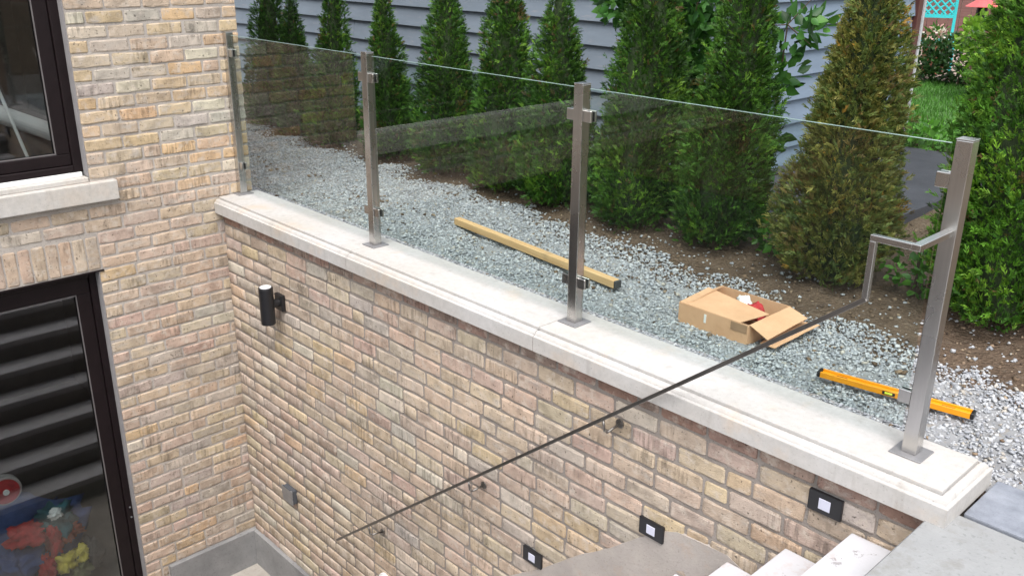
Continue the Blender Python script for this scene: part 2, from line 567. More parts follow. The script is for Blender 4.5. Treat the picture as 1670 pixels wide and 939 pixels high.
# ------------------------------------------------------------------ bricks
def brick_mesh(L, H, seed, D=0.05):
    """stretcher face in the local xz plane looking to -y, centred; front near y=0"""
    rr = random.Random(seed)
    nu, nz = (6, 4) if L > 0.13 else (4, 4)
    us = [-L / 2, -L / 2 + 0.009] + [(-L / 2 + L * k / (nu - 3)) for k in range(1, nu - 3)] + [L / 2 - 0.009, L / 2]
    zs = [-H / 2, -H / 2 + 0.008, H / 2 - 0.008, H / 2]
    tl = [rr.uniform(-0.003, 0.003) for _ in range(4)]
    vs_, fs = [], []
    nu = len(us)
    for j, z in enumerate(zs):
        for i, x in enumerate(us):
            e = (i in (0, nu - 1)) + (j in (0, 3))
            y = rr.uniform(-0.0022, 0.0022) + (0.0035 if e == 1 else 0.009 if e == 2 else 0.0)
            dx = rr.uniform(-0.003, 0.003)
            dz = rr.uniform(-0.0025, 0.0025) + (tl[0] * (1 - 2 * i / (nu - 1)))
            if e == 2:
                dx -= math.copysign(rr.uniform(0.001, 0.006), x)
                dz -= math.copysign(rr.uniform(0.001, 0.005), z)
            vs_.append((x + dx, y, z + dz))
    for j in range(3):
        for i in range(nu - 1):
            a = j * nu + i
            fs.append((a, a + 1, a + 1 + nu, a + nu))
    ring = list(range(nu)) + [nu - 1 + nu * j for j in range(1, 4)] + [3 * nu + i for i in range(nu - 2, -1, -1)] + [nu * j for j in (2, 1)]
    base = len(vs_)
    for k in ring:
        v = vs_[k]
        vs_.append((v[0], D, v[2]))
    n = len(ring)
    for k in range(n):
        fs.append((ring[k], base + k, base + (k + 1) % n, ring[(k + 1) % n]))
    me = bpy.data.meshes.new('brick')
    me.from_pydata(vs_, [], fs)
    me.update()
    return me

LENS = {'s': 0.222, 't': 0.165, 'h': 0.104, 'q': 0.058}
BV = {k: [brick_mesh(L, 0.073, hash((k, i)) % 9999 if False else i * 17 + ord(k)) for i in range(9 if k == 's' else 5)] for k, L in LENS.items()}
PAL_W = [((0.454, 0.363, 0.280), 6), ((0.473, 0.380, 0.292), 6), ((0.479, 0.368, 0.251), 2.2), ((0.434, 0.354, 0.289), 4), ((0.443, 0.343, 0.276), 2.5), ((0.508, 0.439, 0.360), 1.8), ((0.379, 0.302, 0.235), 1.0), ((0.408, 0.363, 0.310), 1.4)]
PAL_H = [((0.490, 0.386, 0.278), 6), ((0.510, 0.389, 0.264), 5), ((0.529, 0.378, 0.230), 3), ((0.470, 0.384, 0.298), 4), ((0.480, 0.364, 0.278), 2), ((0.529, 0.457, 0.372), 2), ((0.441, 0.394, 0.337), 1.6)]
PAL_L = [((0.466, 0.366, 0.276), 6), ((0.490, 0.384, 0.285), 5), ((0.485, 0.354, 0.236), 1.6), ((0.445, 0.356, 0.285), 4), ((0.461, 0.350, 0.276), 2.5), ((0.515, 0.444, 0.364), 1.5), ((0.416, 0.364, 0.314), 1.5)]

def pick(pal):
    c = random.choices([p[0] for p in pal], [p[1] for p in pal])[0]
    k = random.uniform(0.93, 1.07)
    return tuple(min(0.6, x * k * random.uniform(0.96, 1.04)) for x in c) + (1.0,)

def lay(start, end, course, quoin_start, quoin_end, offset):
    """returns list of (u0,u1) brick spans along a course"""
    spans = []
    x = start
    J = 0.012
    if quoin_start:
        first = 0.222 if course % 2 else 0.104
    else:
        first = 0.222 * ((0.5 if course % 2 else 1.0) * 1.0) + offset
        first = max(0.06, min(0.222, first))
    seq_first = True
    while x < end - 0.02:
        if seq_first:
            L = first
            seq_first = False
        else:
            L = 0.222 + random.uniform(-0.010, 0.008)
            q = random.random()
            if q < 0.06:
                L = 0.104
            elif q < 0.09:
                L = 0.165
        x1 = x + L
        if x1 > end or end - x1 < 0.055:
            x1 = end
        spans.append((x, x1))
        x = x1 + J
    return spans

cam_loc = Vector((5.785, -2.85, 1.595))
def place_bricks(parent, items, plane, mass_name, cap=300):
    """items: (u0,u1,z0,z1,color,visible) ; plane 'y' = face at y=YW looking -y, 'x' = face at x=XH looking +x"""
    def centre(it):
        uc, zc = (it[0] + it[1]) / 2, (it[2] + it[3]) / 2
        return Vector((uc, YW, zc)) if plane == 'y' else Vector((XH, uc, zc))
    vis = [it for it in items if it[5]]
    vis.sort(key=lambda it: (centre(it) - cam_loc).length / (0.4 + min(0.222, it[1] - it[0])))
    solo, rest = vis[:cap], vis[cap:] + [it for it in items if not it[5]]
    rz = 0.0 if plane == 'y' else math.pi / 2
    mv, mf, mc = [], [], []
    for n_, lst in enumerate((solo, rest)):
        for it in lst:
            L, H = it[1] - it[0], it[3] - it[2]
            kind = min(LENS, key=lambda k: abs(LENS[k] - L))
            me = random.choice(BV[kind])
            c = centre(it)
            pr = random.uniform(-0.003, 0.002)
            sc = (L / LENS[kind], 1.0, H / 0.073)
            if n_ == 0:
                o = bpy.data.objects.new('brick', me)
                C.objects.link(o)
                o.parent = parent
                o.location = c + (Vector((0, pr, 0)) if plane == 'y' else Vector((-pr, 0, 0)))
                o.rotation_euler = (0, random.uniform(-0.008, 0.008) if plane == 'y' else 0, rz)
                o.scale = sc
                o.color = it[4]
                if len(me.materials) == 0:
                    me.materials.append(M['brick'])
            else:
                b = len(mv)
                for v in me.vertices:
                    p = Vector((v.co.x * sc[0], v.co.y + pr, v.co.z * sc[2]))
                    if plane == 'x':
                        p = Vector((-p.y, p.x, p.z))
                    mv.append(tuple(p + c))
                    mc.append(it[4][:3])
                for p in me.polygons:
                    mf.append(tuple(i + b for i in p.vertices))
    if mv:
        o = mesh_obj(mass_name, np_mesh(mass_name, np.array(mv), np.array(mf), np.array(mc)), M['brick_mass'], parent)
        o['kind'] = 'stuff'

# ------------------------------------------------------------------ retaining wall
wall = thing('retaining_wall', 'long buff brick retaining wall with pale limestone coping beside the sunken stairs', 'wall')
core = MB()
core.box(XH + 0.002, NOSE0 + 0.04, YW + 0.0065, 0.13, ZF - 0.1, -0.106)
core.build('mortar_core', M['mortar'], wall)

def nose_z(x):
    return ZL - (NOSE0 - x) * RISE / RUN

COURSE = 0.0855
items = []
ci = 0
zt = -0.112
while zt > ZC - 0.02:
    z1, z0 = zt, max(zt - 0.073, ZC - 0.01)
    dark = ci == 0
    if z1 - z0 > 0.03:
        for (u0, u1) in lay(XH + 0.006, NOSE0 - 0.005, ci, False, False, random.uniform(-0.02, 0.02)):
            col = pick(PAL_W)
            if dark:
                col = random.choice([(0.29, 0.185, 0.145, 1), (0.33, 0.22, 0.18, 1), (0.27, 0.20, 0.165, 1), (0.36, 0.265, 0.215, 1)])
            zc = (z0 + z1) / 2
            hid = zc < nose_z((u0 + u1) / 2) - 0.15
            if zc < nose_z(u1) - 0.40:
                continue
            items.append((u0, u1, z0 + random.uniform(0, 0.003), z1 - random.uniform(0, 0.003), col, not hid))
    zt -= COURSE
    ci += 1
place_bricks(wall, items, 'y', 'brick_mass')

# coping stones with a moulded upper edge on the stair side, the free end and the garden side
CF, CB, CE = -0.183, 0.183, 4.96
prof_d = [(0.0, -0.105), (0.0, -0.036), (0.002, -0.033), (0.006, -0.032), (0.010, -0.031), (0.013, -0.024), (0.018, -0.017), (0.025, -0.0135), (0.033, -0.0125), (0.0335, -0.0185), (0.0385, -0.0185), (0.0390, -0.002), (0.0410, 0.0)]
def coping(x0, x1, end):
    m = MB()
    rings = []
    for d, z in prof_d:
        xe = x1 - d if end else x1
        rings.append([m.bm.verts.new(p) for p in ((x0, CF + d, z), (xe, CF + d, z), (xe, CB - d, z), (x0, CB - d, z))])
    for a, b in zip(rings[:-1], rings[1:]):
        for i in range(4):
            m.bm.faces.new((a[i], a[(i + 1) % 4], b[(i + 1) % 4], b[i]))
    m.bm.faces.new(rings[-1])
    m.bm.faces.new(list(reversed(rings[0])))
    return m.build('coping_stone', M['limestone'], wall)
xs = [XH + 0.004, 1.63, 3.12, CE]
for k in range(3):
    coping(xs[k] + (0.002 if k else 0), xs[k + 1] - (0.002 if k < 2 else 0), k == 2)
# thin mortar in the coping joints
for x in xs[1:3]:
    jm = MB()
    jm.box(x - 0.0018, x + 0.0018, CF + 0.0015, CB - 0.0015, -0.104, -0.037)
    jm.box(x - 0.0018, x + 0.0018, CF + 0.043, CB - 0.043, -0.0325, -0.0015)
    jm.build('joint', M['mortar'], wall)

# parged concrete stringer above the treads
pg = MB()
ln = lambda x: nose_z(x) + 0.225
xs_top = 3.90
pts = [(1.35, ln(1.35)), (2.0, ln(2.0) + .01), (2.55, ln(2.55) - .012), (2.95, ln(2.95) + .006), (3.16, ln(3.16) - 0.006), (3.40, ln(3.40) + .012), (3.58, ln(3.58)), (3.74, ln(3.74) + .012), (3.86, -0.705), (3.94, -0.668), (4.06, -0.658), (4.18, -0.650), (4.30, -0.70), (4.38, -0.80), (4.30, nose_z(4.30) - .3), (1.35, nose_z(1.35) - .25)]
A = [pg.bm.verts.new((x, YW - 0.004, z)) for x, z in pts]
B = [pg.bm.verts.new((x, YW + 0.03, z + 0.006)) for x, z in pts]
pg.bm.faces.new(A)
pg.bm.faces.new(list(reversed(B)))
for i in range(len(pts)):
    k = (i + 1) % len(pts)
    pg.bm.faces.new((A[i], B[i], B[k], A[k]))
pg.build('parged_stringer', M['parge'], wall)
MB().box(XH + 0.034, 1.62, YW - 0.03, YW + 0.02, ZF - 0.05, ZC, 0.006, 2).build('concrete_curb', M['concrete'], wall)

# ------------------------------------------------------------------ house
house = thing('brick_house', 'buff reclaimed brick house facade with dark framed window and glazed basement door', 'house')
WJ, DJ = -0.96, -0.985         # right jambs of window and door
WL, DL = -4.9, -4.8            # left ends of the openings, widened out of view to darken panel reflections
WZ0, WZ1 = 0.11, 2.0           # incl. sill
DZ1 = -0.33
xc = XH - 0.005
hm = MB()
hm.box(-0.25, xc, WJ, HOUSE_Y1 - 0.004, ZF - 0.2, 3.2)                 # pier beside the corner
hm.box(-0.25, xc, DL, WJ - 0.0005, DZ1, WZ0 + 0.002)                   # between door and window
hm.box(-0.25, xc, WL, WJ - 0.0005, WZ1, 3.2)
hm.box(-0.25, xc, -8.0, WL - 0.0005, ZF - 0.2, 3.2)
hm.box(-0.25, xc, WL + 0.001, DL - 0.001, ZF - 0.2, WZ0 + 0.001)
hm.box(-0.25, xc - 0.0005, DJ, WJ - 0.001, ZF - 0.2, DZ1 - 0.001)      # door jamb sits a little further out
hm.build('mortar_core', M['house_mortar'], house)
inner = MB()
inner.box(-4.2, -4.0, -8.0, HOUSE_Y1 - 0.01, ZF - 0.2, 3.2)
inner.box(-4.0, -0.251, HOUSE_Y1 - 0.2, HOUSE_Y1 - 0.01, ZF - 0.2, 3.2)
inner.box(-4.0, -0.251, -8.0, -7.8, ZF - 0.2, 3.2)
inner.box(-4.0, -0.251, -7.79, HOUSE_Y1 - 0.21, -0.15, 0.08)
inner.box(-4.0, -0.251, -7.79, HOUSE_Y1 - 0.21, ZF - 0.2, ZF + 0.10)
inner.build('inner_wall', M['room'], house)
MB().box(-4.4, 0.35, -8.2, 0.4, 3.21, 3.4).build('roof', M['roof'], house)

items = []
HC = 0.0825
ci = 0
z = ZC + 0.006
while z < 3.15:
    z0, z1 = z, z + HC - 0.0105
    zc = (z0 + z1) / 2
    vis = z1 < 1.38
    if zc < DZ1:
        st, qs = DJ + 0.002, True
        y_out = None
    elif zc < -0.098:
        st, qs = -0.962, False
    elif zc < WZ0 - 0.004:
        st, qs = -4.76, False
    elif zc < 0.228:
        st, qs = -0.805, False
    elif zc < WZ1:
        st, qs = WJ + 0.002, True
    else:
        st, qs = -4.86, False
    for (u0, u1) in lay(st, HOUSE_Y1 - 0.002, ci, qs, True, random.uniform(-0.05, 0.03)):
        pal = PAL_H if zc > 0.15 else PAL_L
        mid = (u0 + u1) / 2
        if zc < ZC + 0.02 and mid > -0.9:
            pass
        items.append((u0, u1, z0 + random.uniform(0, 0.004), z1 - random.uniform(0, 0.004), pick(pal), vis and mid > -1.72))
    # facade further left, out of the picture but mirrored in the guard glass
    far_end = DL - 0.01 if zc < DZ1 else (WL - 0.01 if zc > WZ0 else -4.77)
    if -0.4 < zc < 2.3:
        for (u0, u1) in lay(-7.2, far_end - 0.01, ci, False, False, 0.0):
            items.append((u0, u1, z0, z1, pick(PAL_H), False))
    z += HC
    ci += 1
# bricks go on down beside the door, left of the curb
z = ZC + 0.006 - HC
while z > ZF - 0.02:
    for (u0, u1) in ((DJ + 0.002, DJ + 0.106), (DJ + 0.118, -0.826)):
        items.append((u0, u1, z, z + HC - 0.0105, pick(PAL_L), True))
    z -= HC
place_bricks(house, items, 'x', 'brick_mass')
# soldier course over the door
y = -0.972
k = 0
while y > -4.8:
    wv_ = 0.068 + random.uniform(-0.004, 0.004)
    o = bpy.data.objects.new('soldier_brick', random.choice(BV['s']))
    C.objects.link(o)
    o.parent = house
    o.location = (XH + random.uniform(-0.001, 0.003), y - wv_ / 2, -0.217)
    o.rotation_euler = (math.pi / 2 * 1.0, 0, math.pi / 2)
    o.rotation_euler = Matrix(((0, -1, 0), (0, 0, -1), (1, 0, 0))).to_euler()
    o.scale = (0.212 / 0.222, 1, wv_ / 0.073)
    o.color = pick([((0.46, 0.35, 0.27), 3), ((0.44, 0.33, 0.27), 3), ((0.48, 0.38, 0.29), 2)])
    y -= wv_ + 0.011
    k += 1
# steel lintel lip and curb
MB().box(XH - 0.06, XH + 0.006, -4.82, -0.958, -0.338, -0.3305).build('steel_lintel', M['frame'], house)
MB().box(XH - 0.02, XH + 0.032, -0.822, YW + 0.02, ZF - 0.05, ZC, 0.006, 2).build('concrete_curb', M['concrete'], house)

def glazed(name, jamb, left, z0, z1, fw, gz0, gz1, gy1, depth):
    """part of the house: window or door: frame > pane, bead; the frame sits back in the opening"""
    fr = MB()
    x0, x1 = XH - depth - 0.09, XH - depth
    fr.box(x0, x1, jamb - fw[0], jamb - 0.001, z0, z1, 0.004)                 # right stile of the frame
    fr.box(x0, x1, left, jamb - fw[0] - 0.0005, z1 - fw[1], z1, 0.004)        # head
    fr.box(x0, x1, left, jamb - fw[0] - 0.0005, z0, z0 + fw[2], 0.004)        # foot
    fr.box(x0, x1, left - 0.09, left - 0.0005, z0, z1, 0.004)
    p = fr.build(name, M['frame'], house)
    s = MB()
    sx1 = x1 - 0.018
    s.box(x0, sx1, gy1, jamb - fw[0] - 0.001, gz0 - 0.002, gz1 + 0.002, 0.004)
    s.box(x0, sx1, left + 0.001, jamb - fw[0] - 0.001, gz1 + 0.0025, z1 - fw[1] - 0.001, 0.004)
    s.box(x0, sx1, left + 0.001, jamb - fw[0] - 0.001, z0 + fw[2] + 0.001, gz0 - 0.0025, 0.004)
    s.build('sash', M['frame'], p)
    b = MB()
    bw = 0.006
    bx0, bx1 = sx1 - 0.014, sx1 - 0.003
    b.box(bx0, bx1, gy1 - bw, gy1 - 0.0005, gz0, gz1)
    b.box(bx0, bx1, left + 0.01, gy1 - bw - 0.0005, gz1 - bw, gz1)
    b.box(bx0, bx1, left + 0.01, gy1 - bw - 0.0005, gz0, gz0 + bw)
    b.build('glazing_bead', M['bead'], p)
    MB().box(sx1 - 0.032, sx1 - 0.026, left + 0.002, gy1 + 0.004, gz0 - 0.004, gz1 + 0.004).build('pane', M['pane'], p)
    return p

win = glazed('window', WJ - 0.002, WL, 0.286, WZ1 - 0.002, (0.055, 0.06, 0.045), 0.405, 1.88, -1.098, 0.07)
MB().box(XH - 0.068, XH - 0.050, WL, WJ - 0.020, 0.262, 0.290, 0.002).build('sill_flashing', M['white'], win)
MB().box(XH - 0.1, XH + 0.048, -5.05, -0.812, 0.112, 0.232, 0.006, 2).build('stone_sill', M['sill_stone'], win)
MB().box(XH - 0.1, XH - 0.002, WL, WJ - 0.004, 0.233, 0.262, 0.003).build('sill_upstand', M['sill_stone'], win)
for jb, z0, z1, nm in ((WJ, 0.265, WZ1, win),):
    MB().box(XH - 0.10, XH - 0.001, jb - 0.004, jb - 0.0006, z0, z1 - 0.001).build('jamb_reveal', M['reveal_grey'], nm)
door = glazed('glazed_door', DJ - 0.002, DL, ZF + 0.10, DZ1 - 0.009, (0.045, 0.045, 0.05), ZF + 0.27, -0.492, -1.118, 0.07)
MB().box(XH - 0.10, XH - 0.001, DJ - 0.004, DJ - 0.0006, ZF + 0.1, DZ1 - 0.010).build('jamb_reveal', M['reveal_grey'], door)
MB().box(XH - 0.16, XH + 0.05, DL, DJ - 0.003, ZF - 0.02, ZF + 0.098, 0.006).build('threshold', M['concrete'], door)
for zz in (-2.10, -2.18):
    MB().cyl((XH - 0.07, DJ - 0.022, zz), (XH - 0.064, DJ - 0.022, zz), 0.006, n=10).build('screw', M['zinc'], door)

# ------------------------------------------------------------------ stairs
st = thing('stone_staircase', 'wide stairs with white stone treads going down to the basement door', 'stairs')
NS = 14
for k in range(1, NS + 1):
    xn = NOSE0 - RUN * k
    zt = ZL - RISE * k
    MB().box(xn - 0.006, xn + RUN + 0.012, -3.2, YW - 0.012, zt - 0.055, zt, 0.005, 2).build('tread', M['tread'], st)
for k in range(0, NS + 1):
    xn = NOSE0 - RUN * k
    zt = ZL - RISE * k
    lo = zt - RISE + 0.0005 if k < NS else ZF - 0.02
    MB().box(xn + 0.014, xn + 0.07, -3.2, YW - 0.013, lo, zt - (0.0905 if k == 0 else 0.0555)).build('riser', M['riser'], st)
side = MB()
side.box(0.06, 7.98, -3.44, -3.21, -3.3, -0.23)
side.box(7.985, 8.2, -3.44, 0.12, -3.3, -0.23)
tag(side.build('areaway_side_wall', M['concrete']), 'concrete wall closing the far side of the stairwell', 'wall')

# bluestone slab at the coping end
bs = MB()
bs.box(4.968, 6.3, -0.052, 0.235, -0.20, -0.099, 0.006, 2)
tag(bs.build('bluestone_slab', M['bluestone']), 'blue-grey stone slab at the end of the coping', 'stone slab')

# ------------------------------------------------------------------ glass railing
rail = thing('glass_railing', 'glass railing with brushed steel posts standing on the limestone coping', 'railing')
PX = [0.10, 1.6598, 3.2083, 4.7711]          # right faces of the posts
PW = 0.05
YP0, YP1 = -0.005, 0.045
clamp_me = None
for i, x in enumerate(PX):
    pm = MB()
    pm.box(x - PW, x, YP0, YP1, 0.006, 1.068, 0.0025, 2)
    p = pm.build('post', M['steel'], rail)
    MB().box(x - PW - 0.001, x + 0.001, YP0 - 0.001, YP1 + 0.001, 1.0685, 1.0725, 0.001).build('cap', M['steel'], p)
    bx0 = x - PW - 0.03 if i else x - PW
    MB().box(bx0, x + 0.03, YP0 - 0.03, YP1 + 0.03, 0.0005, 0.0055, 0.001).build('base_plate', M['plate'], p)
    for s in (-1, 1):
        if (i == 0 and s < 0) or (i == 3 and s > 0):
            continue
        for zc in (0.20, 0.94):
            xa, xb = (x + 0.0005, x + 0.044) if s > 0 else (x - PW - 0.044, x - PW - 0.0005)
            cm = MB()
            cm.box(xa, xb, 0.001, 0.0125, zc - 0.024, zc + 0.024, 0.002)
            cm.box(xa, xb, 0.0275, 0.039, zc - 0.024, zc + 0.024, 0.002)
            xi0, xi1 = (xa, xa + 0.012) if s > 0 else (xb - 0.012, xb)
            cm.box(xi0, xi1, 0.013, 0.027, zc - 0.0235, zc + 0.0235)
            c = cm.build('glass_clamp', M['steel'], p)
            xr0, xr1 = (xa + 0.0125, xb - 0.001) if s > 0 else (xa + 0.001, xb - 0.0125)
            g = MB()
            g.box(xr0, xr1, 0.0127, 0.0147, zc - 0.022, zc + 0.022)
            g.box(xr0, xr1, 0.0253, 0.0273, zc - 0.022, zc + 0.022)
            g.build('rubber_gasket', M['rubber'], p)
edge_m = NT('glass_edge')
edge_m.b.inputs['Base Color'].default_value = (0.26, 0.36, 0.33, 1)
edge_m.b.inputs['Roughness'].default_value = 0.25
edge_m = edge_m.m
for i in range(3):
    x0, x1 = PX[i] + 0.02, PX[i + 1] - PW - 0.02
    g = MB().box(x0, x1, 0.015, 0.025, 0.085, 1.052).build('glass_panel', M['glass'], rail)
    e = MB()
    e.box(x0, x1, 0.0155, 0.0245, 1.0522, 1.0535)
    e.build('polished_edge', edge_m, g)

# ------------------------------------------------------------------ handrail on the stair side
hr = thing('handrail', 'thin steel handrail sloping down along the brick wall from the end post', 'handrail')
YR = -0.22
def bar(p0, p1, wy, wt, name, parent=None):
    """square bar between two points of one vertical plane"""
    p0, p1 = Vector(p0), Vector(p1)
    d = (p1 - p0)
    q = d.to_track_quat('X', 'Z').to_matrix().to_4x4()
    t = MB()
    t.box(-d.length / 2, d.length / 2, -wy / 2, wy / 2, -wt / 2, wt / 2, 0.0015, 1, M=None)
    bmesh.ops.transform(t.bm, matrix=Matrix.Translation((p0 + p1) / 2) @ q, verts=t.bm.verts[:])
    return t.build(name, M['rail_steel'] if name == 'rail' else M['steel'], parent)
XA = 4.747
bar((XA, YP0, 0.782), (XA, YR - 0.011, 0.782), 0.026, 0.020, 'arm', hr)
bar((XA - 0.0135, YR, 0.7815), (4.605, YR, 0.7815), 0.0205, 0.0195, 'return_bar', hr)
bar((4.615, YR, 0.7715), (4.615, YR, 0.586), 0.0200, 0.0190, 'drop_bar', hr)
bar((4.620, YR, 0.585), (1.40, YR, -2.005), 0.0165, 0.0160, 'rail', hr)
for bx_, bz in ((3.604, -0.296), (2.733, -1.007), (1.795, -1.779)):
    zr = 0.584 - (4.617 - (bx_ - 0.02)) * (2.59 / 3.22)
    b = tube([(bx_ - 0.02, YR, zr - 0.008), (bx_ - 0.012, YR, zr - 0.055), (bx_ - 0.006, YR + 0.012, zr - 0.066), (bx_, YW - 0.004, bz)], 0.0056, 8)
    bo = b.build('bracket', M['rail_steel'], hr, smooth=True)
    MB().cyl((bx_, YW - 0.008, bz), (bx_, YW - 0.0005, bz), 0.021, n=18, bevel=0.002).build('rosette', M['rail_steel'], bo)

# ------------------------------------------------------------------ lights and boxes on the wall
sc = thing('wall_sconce', 'black cylinder up and down light on the brick wall near the corner', 'wall light', (0.774, YW, -0.555))
MB().box(-0.045, 0.045, -0.028, -0.001, -0.055, 0.055, 0.006, 2).build('back_plate', M['black'], sc)
MB().cyl((-0.0, -0.026, 0), (0.0, -0.075, 0), 0.028, n=20).build('arm', M['black'], sc)
cy = MB()
cy.cyl((0, -0.108, -0.125), (0, -0.108, 0.118), 0.046, n=32, bevel=0.003)
cy.build('cylinder_body', M['black'], sc, smooth=False)
rim = MB()
rim.cyl((0, -0.108, 0.1185), (0, -0.108, 0.1235), 0.046, 0.044, n=32)
rim.build('rim', M['black'], sc)
MB().cyl((0, -0.108, 0.1238), (0, -0.108, 0.1265), 0.036, n=28).build('lens', M['lens'], sc)

LBL = ['black square-lens step light in the wall nearest the coping end', 'black step light in the wall where the grey parging peaks, middle one of three', 'black step light lowest and farthest down the stairs, left of the three']
for (x, z), lb in zip(((4.549, -0.232), (3.812, -0.718), (3.103, -1.246)), LBL):
    L = thing('step_light', lb, 'step light', (x, YW, z), 0, 'step lights along the stairs')
    MB().box(-0.064, 0.064, -0.016, -0.001, -0.041, 0.041, 0.004, 2).build('face_plate', M['black'], L)
    MB().box(-0.060, 0.060, -0.006, 0.02, -0.037, 0.037).build('housing', M['zinc'], L)
    MB().box(-0.022, 0.022, -0.0185, -0.0145, -0.022, 0.020, 0.001).build('lens', M['steplens'], L)

ob = thing('outlet_box', 'small grey metal outdoor outlet box low on the brick wall', 'outlet box', (0.695, YW, -2.03))
MB().box(-0.062, 0.062, -0.035, 0.0, -0.055, 0.055, 0.005, 2).build('housing', M['zincdark'], ob)
lid = MB().box(-0.066, 0.066, -0.048, -0.036, -0.006, 0.060, 0.004, 2).build('lid', M['zinc'], ob)
MB().box(-0.066, 0.066, -0.044, -0.036, -0.058, -0.010, 0.004, 2).build('lower_cover', M['zinc'], ob)
MB().cyl((-0.05, -0.042, 0.0615), (0.05, -0.042, 0.0615), 0.005, n=10).build('hinge', M['zincdark'], lid)

vc = thing('vent_cap', 'white round vent cap low on the brick wall under the handrail end', 'vent', (1.80, YW, -2.135))
m = MB()
m.cyl((0, -0.001, 0), (0, -0.02, 0), 0.05, n=24, bevel=0.003)
m.build('flange', M['white'], vc)
m = MB()
t = bmesh.new()
bmesh.ops.create_uvsphere(t, u_segments=20, v_segments=10, radius=0.036)
m._merge(t, Matrix.Translation((0, -0.02, 0)))
m.build('dome', M['white'], vc, smooth=True)

# ------------------------------------------------------------------ timber, level, box on the gravel
tb = Vector((2.89, 0.70, 0)) - Vector((1.36, 0.85, 0))
ta = math.atan2(tb.y, tb.x)
tim = thing('timber', 'long square timber lying on the gravel behind the glass', 'timber', (2.115, 0.785, -0.080), ta)
MB().box(-0.76, 0.735, -0.023, 0.023, -0.02, 0.024, 0.003).build('beam', M['wood'], tim)
MB().box(0.7355, 0.752, -0.0225, 0.0225, -0.0195, 0.0235, 0.003).build('stained_end', M['darkcloth'], tim)
lv_dir = Vector((4.728 - 4.136, 0.608 - 0.516, 0))
lv = thing('spirit_level', 'orange spirit level with black ends lying on the gravel by the end post', 'spirit level', (4.43, 0.585, -0.086), math.atan2(lv_dir.y, lv_dir.x))
LH = 0.295
lv.scale = (1.0, 0.82, 0.92)
MB().box(-LH, LH, -0.028, -0.019, -0.013, 0.014, 0.0015).build('front_rail', M['orange'], lv)
MB().box(-LH, LH, 0.019, 0.028, -0.013, 0.014, 0.0015).build('rear_rail', M['orange'], lv)
wb = MB()
edges_ = [-LH, -0.235, -0.185, 0.185, 0.235, LH]
for a, b in ((0, 1), (2, 3), (4, 5)):
    wb.box(edges_[a], edges_[b], -0.0185, 0.0185, -0.005, 0.004, 0.001)
for a in (-0.235, 0.185):
    wb.box(a + 0.0003, a + 0.0497, -0.0185, -0.011, -0.005, 0.0038, 0.001)
    wb.box(a + 0.0003, a + 0.0497, 0.009, 0.0185, -0.005, 0.0038, 0.001)
wb.build('web', M['orange'], lv)
for a in (-0.235, 0.185):
    hg = MB()
    hg.box(a + 0.001, a + 0.049, -0.0105, -0.008, -0.006, 0.0050, 0.0008)
    hg.box(a + 0.001, a + 0.049, 0.006, 0.0085, -0.006, 0.0050, 0.0008)
    hg.build('grip', M['black'], lv)
MB().box(0.020, 0.066, -0.0184, 0.0184, 0.0042, 0.0052).build('sticker', M['sticker'], lv)
MB().box(-0.036, 0.014, -0.0292, -0.0283, -0.007, 0.0085).build('vial_housing', M['black'], lv)
MB().cyl((-0.026, -0.0298, 0.001), (0.004, -0.0298, 0.001), 0.0052, n=12).build('vial', M['vial'], lv)
for s in (-1, 1):
    MB().box(min(s * LH, s * (LH + 0.014)) + (0.0003 if s > 0 else 0), max(s * LH, s * (LH + 0.014)) - (0.0003 if s < 0 else 0), -0.0285, 0.0285, -0.0135, 0.0145, 0.003).build('end_cap', M['black'], lv)

cb = thing('cardboard_box', 'open brown cardboard box with spread flaps on the gravel', 'box', (3.325, 0.62, -0.125))
bl, bd, bh, th = 0.395, 0.36, 0.104, 0.004
MB().box(0, bl, 0, th, 0, bh).build('front_panel', M['card'], cb)
MB().box(0, bl, bd - th, bd, 0, bh).build('back_panel', M['card'], cb)
MB().box(0.0002, th, th + 0.0002, bd - th - 0.0002, 0.0, bh - 0.001).build('end_panel', M['card'], cb)
MB().box(bl - th, bl - 0.0002, th + 0.0002, bd - th - 0.0002, 0.0, bh - 0.001).build('end_panel', M['card'], cb)
MB().box(th + 0.0003, bl - th - 0.0003, th + 0.0003, bd - th - 0.0003, 0.002, 0.006).build('bottom_panel', M['cardin'], cb)
def flap(pts, name='flap', th_=0.0035):
    """quad sheet subdivided and slightly warped"""
    m_ = MB()
    n = 6
    P = [Vector(p) for p in pts]
    vt, vb = {}, {}
    nrm = (P[1] - P[0]).cross(P[3] - P[0]).normalized()
    if nrm.z < 0:
        nrm = -nrm
    for i in range(n + 1):
        for j in range(n + 1):
            a, b = i / n, j / n
            p = (P[0] * (1 - a) + P[1] * a) * (1 - b) + (P[3] * (1 - a) + P[2] * a) * b
            p = p + nrm * (0.006 * mnoise.noise(p * 9) * (b if True else 1))
            vt[i, j] = m_.bm.verts.new(p)
            vb[i, j] = m_.bm.verts.new(p - nrm * th_)
    for i in range(n):
        for j in range(n):
            m_.bm.faces.new((vt[i, j], vt[i + 1, j], vt[i + 1, j + 1], vt[i, j + 1]))
            m_.bm.faces.new((vb[i, j], vb[i, j + 1], vb[i + 1, j + 1], vb[i + 1, j]))
    for i in range(n):
        for (a, b) in (((i, 0), (i + 1, 0)), ((i, n), (i + 1, n)), ((0, i), (0, i + 1)), ((n, i), (n, i + 1))):
            m_.bm.faces.new((vt[a], vb[a], vb[b], vt[b]))
    return m_.build(name, M['card'], cb)
flap([(0.0, 0.002, bh + 0.004), (0.345, 0.002, bh + 0.001), (0.392, 0.175, bh + 0.006), (0.005, 0.232, bh + 0.024)])       # front flap folded over
flap([(-0.001, 0.0, bh), (-0.001, bd, bh), (0.060, bd - 0.075, bh + 0.034), (0.050, 0.04, bh + 0.012)])                        # left end flap standing up a little
